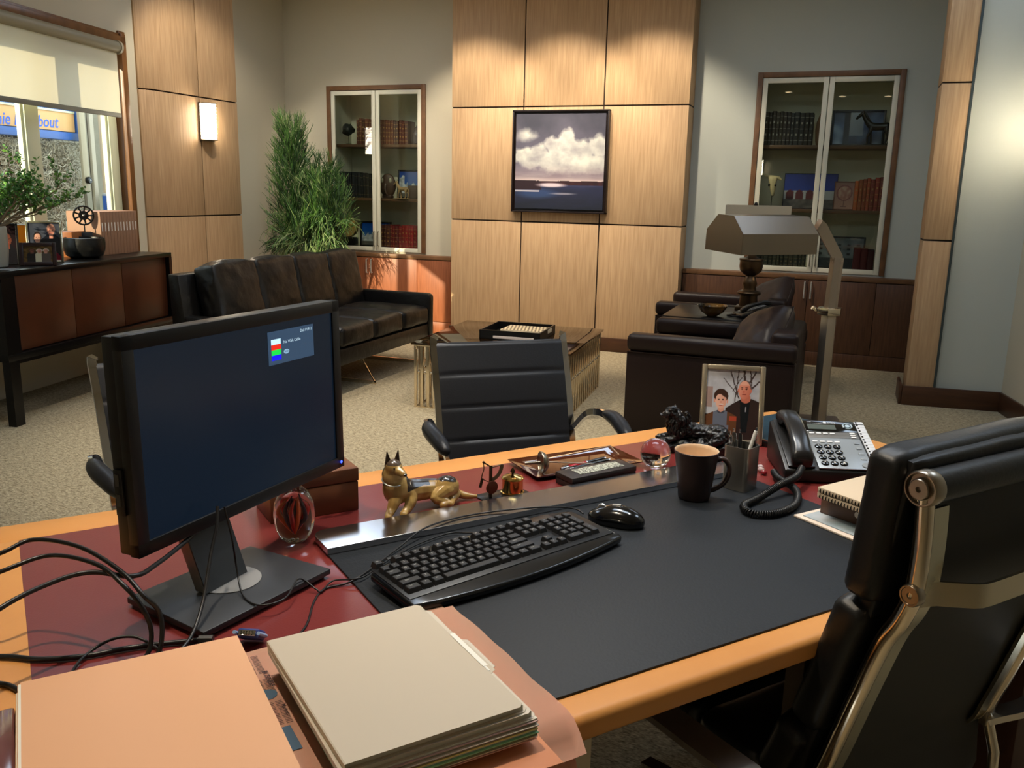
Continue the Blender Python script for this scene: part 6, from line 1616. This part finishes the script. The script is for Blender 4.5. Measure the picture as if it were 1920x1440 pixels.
def manila(label, u0, u1, v0, v1, z, th, m, tabv, rz=0, group='grey manila folders', lift=.004):
    t = dthing('file_folder', label, 'folder', (u0 + u1) / 2, (v0 + v1) / 2, z, rz, group); hw, hd = (u1 - u0) / 2, (v1 - v0) / 2
    MB().bb(-hw + .001, hw - .006, -hd + .004, hd - .004, .0008, th - .0008).build('papers', mat('white_pages', ()), t)
    def outline(x1, tab):
        q = [(-hw, -hd), (x1 - .006, -hd), (x1, -hd + .006)]
        if tab: a, b_ = tab; q += [(x1, a), (x1 + .010, a + .006), (x1 + .010, b_ - .006), (x1, b_)]
        return q + [(x1, hd - .006), (x1 - .006, hd), (-hw, hd)]
    MB().prism(outline(hw, tabv), 0, .0007).build('back_cover', m, t)
    MB().prism(outline(hw - .006, None), th - .0006, th + .0002).build('front_cover', m, t)
    MB().prism([(-hw - .0012, 0), (-hw + .0004, 0), (-hw + .0004, th), (-hw - .0012, th)] if 0 else [(-hw - .0014, .0008), (-hw + .0005, 0), (-hw + .0005, th + .0002), (-hw - .0014, th - .0006)], -hd, hd, 'y').build('spine', m, t)
    return t
manila('grey manila folder below the topmost one, pale tab showing at right', .266, .506, .775, 1.066, zz, .0085, GREYL, (-.03, .06), R(-.4)); zz += .0091
tp = manila('topmost grey manila folder with a white label tab', .268, .494, .777, 1.070, zz, .0085, GREYF, (-.055, .035), R(.4))
MB().bb(.109, .1165, -.048, .046, .0009, .0013).build('label_sticker', LABELW, tp); MB().bb(.106, .113, -.048, .046, .0090, .0094).build('label_strip', LABELW, tp)

ORF = mat('orange_folder', (230, 176, 136), .5); ORL = mat('orange_folder_edge', (236, 178, 136), .5)
t = dthing('folder_stack', 'thick stack of peach orange file folders in the left foreground', 'folders', .106, .958, DZ + .0004, R(-1.6))
hw, hd = .136, .195; z_ = 0
for i, (th, du, dv, m) in enumerate(((.0120, .002, .004, ORL), (.0120, -.002, .0, ORF), (.0125, .001, .003, ORF))):
    MB().bb(-hw + du + .001, hw - .004, -hd + .002, hd - .004 - dv, z_ + .0006, z_ + th - .0006).build('papers', mat('white_pages', ()), t)
    b = MB(); q = [(-hw + du, z_), (hw - .002 * i, z_), (hw - .002 * i, z_ + .0007), (-hw + du + .004, z_ + .0007), (-hw + du + .0012, z_ + .003), (-hw + du + .0012, z_ + th - .003), (-hw + du + .006, z_ + th - .0008), (hw - .003, z_ + th - .0008), (hw - .003, z_ + th), (-hw + du + .005, z_ + th), (-hw + du, z_ + th - .003)]
    b.prism(q, -hd, hd - dv, 'y'); b.build('folder_cover', m, t, smooth=40); z_ += th + .0003
# clear plastic sleeve bundle at the far left
t = dthing('plastic_sleeve', 'glossy maroon plastic sleeve poking out at the far left under the orange folders', 'sleeve', -.030, 1.01, DZ + .0002, R(-1))
MB().bb(-.0225, -.0005 + .0, -.15, .128, 0, .016, bev=.004).build('sleeve_edge', mat('maroon_plastic', (110, 66, 66), .15, coat=.8), t)

# ---------------------------------------------------------------- cables and the loose video plug
CAB = mat('cable_black', (26, 25, 25), .35, spec=.5)
def cable(label, pts, r, m=CAB, name='cable', n=8):
    P = [Vector(D(*p)) for p in pts]; o_ = P[0].copy(); o = MB().tube(spline([p - o_ for p in P], n), r, 10).build(name, m, smooth=80); o.location = o_; tag(o, label, 'cable', None); return o
cable('thick black cable arching from the left edge down behind the orange folders, upper one', [(-.20, 1.42, .80), (-.10, 1.385, .862), (-.031, 1.363, .882), (.012, 1.375, .89), (.068, 1.322, .888), (.112, 1.246, .872), (.134, 1.200, .850), (.152, 1.198, .822), (.152, 1.186, .790), (.140, 1.176, .765), (.11, 1.168, .757)], .0033)
cable('thick black cable arching just under the upper one', [(-.20, 1.36, .79), (-.10, 1.33, .85), (-.033, 1.318, .872), (.03, 1.328, .880), (.085, 1.275, .876), (.112, 1.225, .860), (.132, 1.205, .830), (.140, 1.195, .795), (.128, 1.180, .768), (.09, 1.170, .757)], .0033)
cable('black cable running from behind the monitor across to the left edge', [(.262, 1.40, .865), (.215, 1.345, .858), (.165, 1.285, .856), (.128, 1.243, .862), (.077, 1.269, .868), (.03, 1.26, .868), (-.033, 1.226, .86), (-.12, 1.17, .83), (-.22, 1.12, .79)], .0036)
cable('black cable hanging down in front of the monitor stand to the folders', [(.268, 1.352, .905), (.262, 1.335, .88), (.246, 1.31, .845), (.222, 1.26, .795), (.196, 1.215, .768), (.170, 1.188, .758), (.150, 1.172, .7555), (.12, 1.163, .7545)], .0027)
cable('black power cable lying across the desk from the left edge to its plug', [(-.22, 1.36, .7545), (-.12, 1.33, .7545), (-.043, 1.302, .7545), (.005, 1.268, .7545), (.061, 1.248, .7545), (.105, 1.245, .7545), (.150, 1.236, .7545), (.196, 1.222, .7548), (.209, 1.219, .7560)], .0038)
o = MB().tube([(0, 0, .0078), (.020, 0, .0078)], .0072, 8).build('power_plug', CAB); o.location = D(.205, 1.214, DZ); o.rotation_euler = (0, 0, DA - R(27)); tag(o, 'black plug at the end of the power cable below the monitor stand', 'plug')
cable('thin black cable looping on the burgundy top left of the folders', [(.033, 1.158, .7525), (.036, 1.20, .753), (.056, 1.243, .756), (.092, 1.262, .7635), (.125, 1.255, .7635), (.150, 1.225, .7535), (.158, 1.19, .753)], .0022)
cable('black cable just above the orange folders at the left edge', [(-.22, 1.25, .7537), (-.10, 1.24, .7537), (-.044, 1.226, .7537), (-.015, 1.180, .7537), (.01, 1.13, .7537)], .0036)
cable('thin keyboard and mouse cable running along the steel rail', [(.992, 1.372, .7590), (.985, 1.392, .7640), (.94, 1.405, .7720), (.894, 1.420, .7725), (.82, 1.442, .7700), (.745, 1.448, .7690), (.66, 1.425, .7700), (.590, 1.385, .7600), (.535, 1.345, .7570), (.487, 1.310, .7565), (.458, 1.300, .7535), (.42, 1.300, .7520), (.39, 1.262, .7520), (.36, 1.200, .7520), (.33, 1.160, .7520)], .0017)
cable('thin second cable leaving the keyboard toward the monitor stand', [(.768, 1.352, .7690), (.735, 1.385, .7610), (.70, 1.405, .7590), (.62, 1.382, .7585), (.545, 1.340, .7585), (.492, 1.300, .7600), (.468, 1.298, .7600), (.440, 1.315, .7560), (.412, 1.290, .7540), (.405, 1.298, .757), (.383, 1.316, .772), (.345, 1.262, .7700), (.305, 1.258, .7690), (.290, 1.300, .7690), (.292, 1.345, .790), (.288, 1.352, .845), (.280, 1.360, .90)], .0015)
t = dthing('video_plug', 'blue video cable plug with metal end lying between the folders', 'plug', .266, 1.172, DZ + .014, R(56))
t.rotation_euler = (0, R(34), DA + R(56))
MB().bb(-.008, .024, -.016, .016, 0, .014, bev=.003).build('plug_body', mat('plug_blue', (48, 66, 130), .4), t); MB().bb(-.014, -.008, -.0125, .0125, .003, .011, bev=.001).build('metal_shell', CHROME, t)
b = MB()
for j in range(3):
    for i in range(5): b.bb(-.0146, -.0139, -.0085 + i * .004, -.0070 + i * .004, .0045 + j * .0020, .0055 + j * .0020)
b.build('pin_holes', BLACKM, t)
for y in (-.0195, .0195): MB().tube([(-.016, y * .9, .007), (.020, y * .9, .007)], .0028, 8).build('thumb_screw', mat('screw_blue', (150, 180, 220), .4), t)

# ================================================================ executive chair
ec = thing('executive_chair', 'high-back black leather executive chair with chrome frame at the right', 'chair', D(1.285, .98, 0), DA)
def E_(u, v, z): return Vector((u - 1.285, v - .98, z))
HW = .235
prof = spline([Vector((.672, 1.015, 0)), Vector((.668, .95, 0)), Vector((.670, .875, 0)), Vector((.684, .825, 0)), Vector((.708, .775, 0)), Vector((.745, .655, 0)), Vector((.783, .527, 0)), Vector((.812, .455, 0)), Vector((.875, .425, 0)), Vector((1.0, .412, 0)), Vector((1.20, .415, 0)), Vector((1.30, .425, 0))], 6)
for sx in (-1, 1):
    b = MB(); b.tube([(sx * HW, p.x - .98, p.y) for p in prof], .012, 12); b.build('side_frame', CHROMEB, ec, smooth=80)
    b = MB(); b.tube([(sx * (HW - .022), p.x - .98 - .003, p.y) for p in prof if p.y < .995], .01, flat=(.044, .006), up=(0, -1, .2)) ; b.build('frame_band', mat('band_nickel', (192, 186, 164), .24, metal=1), ec)
    b = MB(); M_ = T(sx * (HW + .002), .674 - .98, 1.023) @ Ry(R(90)); b.lathe([(0, -.012), (.0245, -.012), (.0255, -.008), (.0255, .008), (.0235, .011), (.0215, .011), (.0205, .006), (.015, .006), (.015, .012), (.0135, .014), (.004, .014), (.0035, .009), (0, .009)] if sx > 0 else [(0, .012), (.0245, .012), (.0255, .008), (.0255, -.008), (.0235, -.011), (.0215, -.011), (.0205, -.006), (.015, -.006), (.015, -.012), (.0135, -.014), (.004, -.014), (.0035, -.009), (0, -.009)], 36, M=M_); b.build('end_cap', NICKEL, ec, smooth=40)
    b = MB(); M_ = T(sx * (HW + .008), .668 - .98, .872) @ Ry(R(90 * sx)); b.lathe([(0, -.008), (.015, -.008), (.0160, -.006), (.0160, .006), (.0145, .008), (.0125, .008), (.012, .0065), (.0045, .0065), (.004, .003), (0, .003)], 28, M=M_); b.build('bolt', NICKEL, ec, smooth=40)
    b = MB(); b.tube(spline([(sx * (HW + .012), .80 - .98, .455), (sx * .290, .745 - .98, .50), (sx * .365, .705 - .98, .56), (sx * .425, .745 - .98, .595), (sx * .440, .83 - .98, .602), (sx * .442, .95 - .98, .600), (sx * .435, 1.06 - .98, .582), (sx * .41, 1.15 - .98, .53), (sx * .33, 1.22 - .98, .45), (sx * .245, 1.22 - .98, .415)], 7), .01, flat=(.054, .011), up=(0, .1, 1)); b.build('armrest', mat('arm_steel', (196, 192, 184), .3, metal=.9), ec, smooth=60)
    MB().tube([(sx * (HW + .002), .802 - .98, .478), (sx * (HW + .002), .775 - .98, .40), (sx * (HW - .01), .765 - .98, .35), (sx * (HW - .03), .80 - .98, .31)], .010, 10).build('lower_bracket', CHROMEB, ec, smooth=80)
    MB().bb(sx * (HW + .004) - .014, sx * (HW + .004) + .014, .79 - .98, .835 - .98, .445, .485, bev=.003).build('arm_bracket', NICKEL, ec)
b = MB(); b.tube([(-HW + .012, .674 - .98, 1.023), (HW - .012, .674 - .98, 1.023)], .0235, 28); b.build('top_roll', LEATHEX, ec, smooth=80)
SP = [(HW + .006, .672), (HW - .020, .668), (HW - .040, .662), (HW - .052, .652), (HW - .080, .632), (HW - .092, .627), (HW - .110, .6255), (0, .6255)]
SP = [(-x, y - .98, .866) for x, y in SP] + [(x, y - .98, .866) for x, y in SP[-2::-1]]
b = MB(); b.tube(SP, .01, flat=(.005, .036), up=(0, 0, 1)) ; b.build('back_strap', mat('strap_nickel', (214, 200, 172), .2, metal=1), ec, smooth=50)
# fabric back stretched between the frames
tb = bmesh.new(); rows = []
P_ = [p for p in prof if .50 < p.y < 1.01] + [Vector((.802, .47, 0)), Vector((.800, .42, 0)), Vector((.795, .37, 0)), Vector((.805, .33, 0)), Vector((.85, .315, 0))]
for p in P_:
    rows.append([(tb.verts.new((HW * .97 * (-1 + 2 * k / 10), p.x - .98 + .004 + .006 * (1 - (2 * k / 10 - 1) ** 2), p.y)), tb.verts.new((HW * .97 * (-1 + 2 * k / 10), p.x - .98 + .020, p.y))) for k in range(11)])
for a, b_ in zip(rows, rows[1:]):
    for k in range(10): tb.faces.new((a[k][0], a[k + 1][0], b_[k + 1][0], b_[k][0])); tb.faces.new((a[k + 1][1], a[k][1], b_[k][1], b_[k + 1][1]))
    for k in (0, 10): tb.faces.new((a[k][0], b_[k][0], b_[k][1], a[k][1]))
for r_ in (rows[0], rows[-1]):
    for k in range(10): tb.faces.new((r_[k][0], r_[k][1], r_[k + 1][1], r_[k + 1][0]))
bmesh.ops.recalc_face_normals(tb, faces=tb.faces)
MB().merge(tb).build('back_panel', MESHBACK, ec, smooth=60)
def pad(name, v0, z0, v1, z1, th, seed, wx=.505):
    """pad lying along the line (v0,z0)-(v1,z1); th thickness towards +v"""
    d = Vector((0, v1 - v0, z1 - z0)); L_ = d.length; ang = math.atan2(-(v1 - v0), (z1 - z0)); c_ = cushion((wx, th, L_), .16, 14, wr=.0022, wsc=9, seed=seed, corner=.17)
    return c_.build(name, LEATHEX, ec, M=T(0, (v0 + v1) / 2 - .98, (z0 + z1) / 2) @ Rx(-ang if 0 else -math.atan2(v1 - v0, z1 - z0)), smooth=70)
pad('back_pad', .745, .835, .722, 1.065, .062, 1, .525)
pad('back_pad', .818, .590, .752, .828, .062, 2, .525)
pad('back_pad', .878, .458, .832, .583, .066, 3, .525)
pad('inner_shell', .742, .800, .697, 1.058, .030, 4, .49); pad('inner_shell', .838, .47, .752, .79, .030, 6, .49)
for i in range(3): cushion((.53, .150, .070), .2, 12, wr=.001, seed=i, corner=.16).build('seat_pad', LEATHEX, ec, M=T(0, .965 + i * .148 - .98, .462), smooth=70)
MB().bb(-.225, .225, -.08, .33, .412, .426).build('seat_support', BLACKM, ec)
MB().lathe([(.09, .34), (.10, .40), (0, .405)], 20, c=(0, .12, 0)).build('tilt_mechanism', BLACKM, ec)
MB().lathe([(.03, .09), (.03, .24), (.024, .242), (.024, .35)], 20, c=(0, .12, 0)).build('gas_column', CHROME, ec)
for i in range(5):
    a = 2 * PI * i / 5 + .5; c_, s__ = math.cos(a), math.sin(a)
    lg = MB().tube([(0, .12, .10), (c_ * .31, .12 + s__ * .31, .075)], .012, flat=(.035, .025), up=(0, 0, 1)).build('leg', CHROME, ec)
    MB().lathe([(0, -.012), (.027, -.012), (.030, 0), (.027, .012), (0, .012)], 16, M=T(c_ * .30, .12 + s__ * .30, .030) @ Rz(a) @ Rx(R(90))).build('caster', BLACKPL, lg)
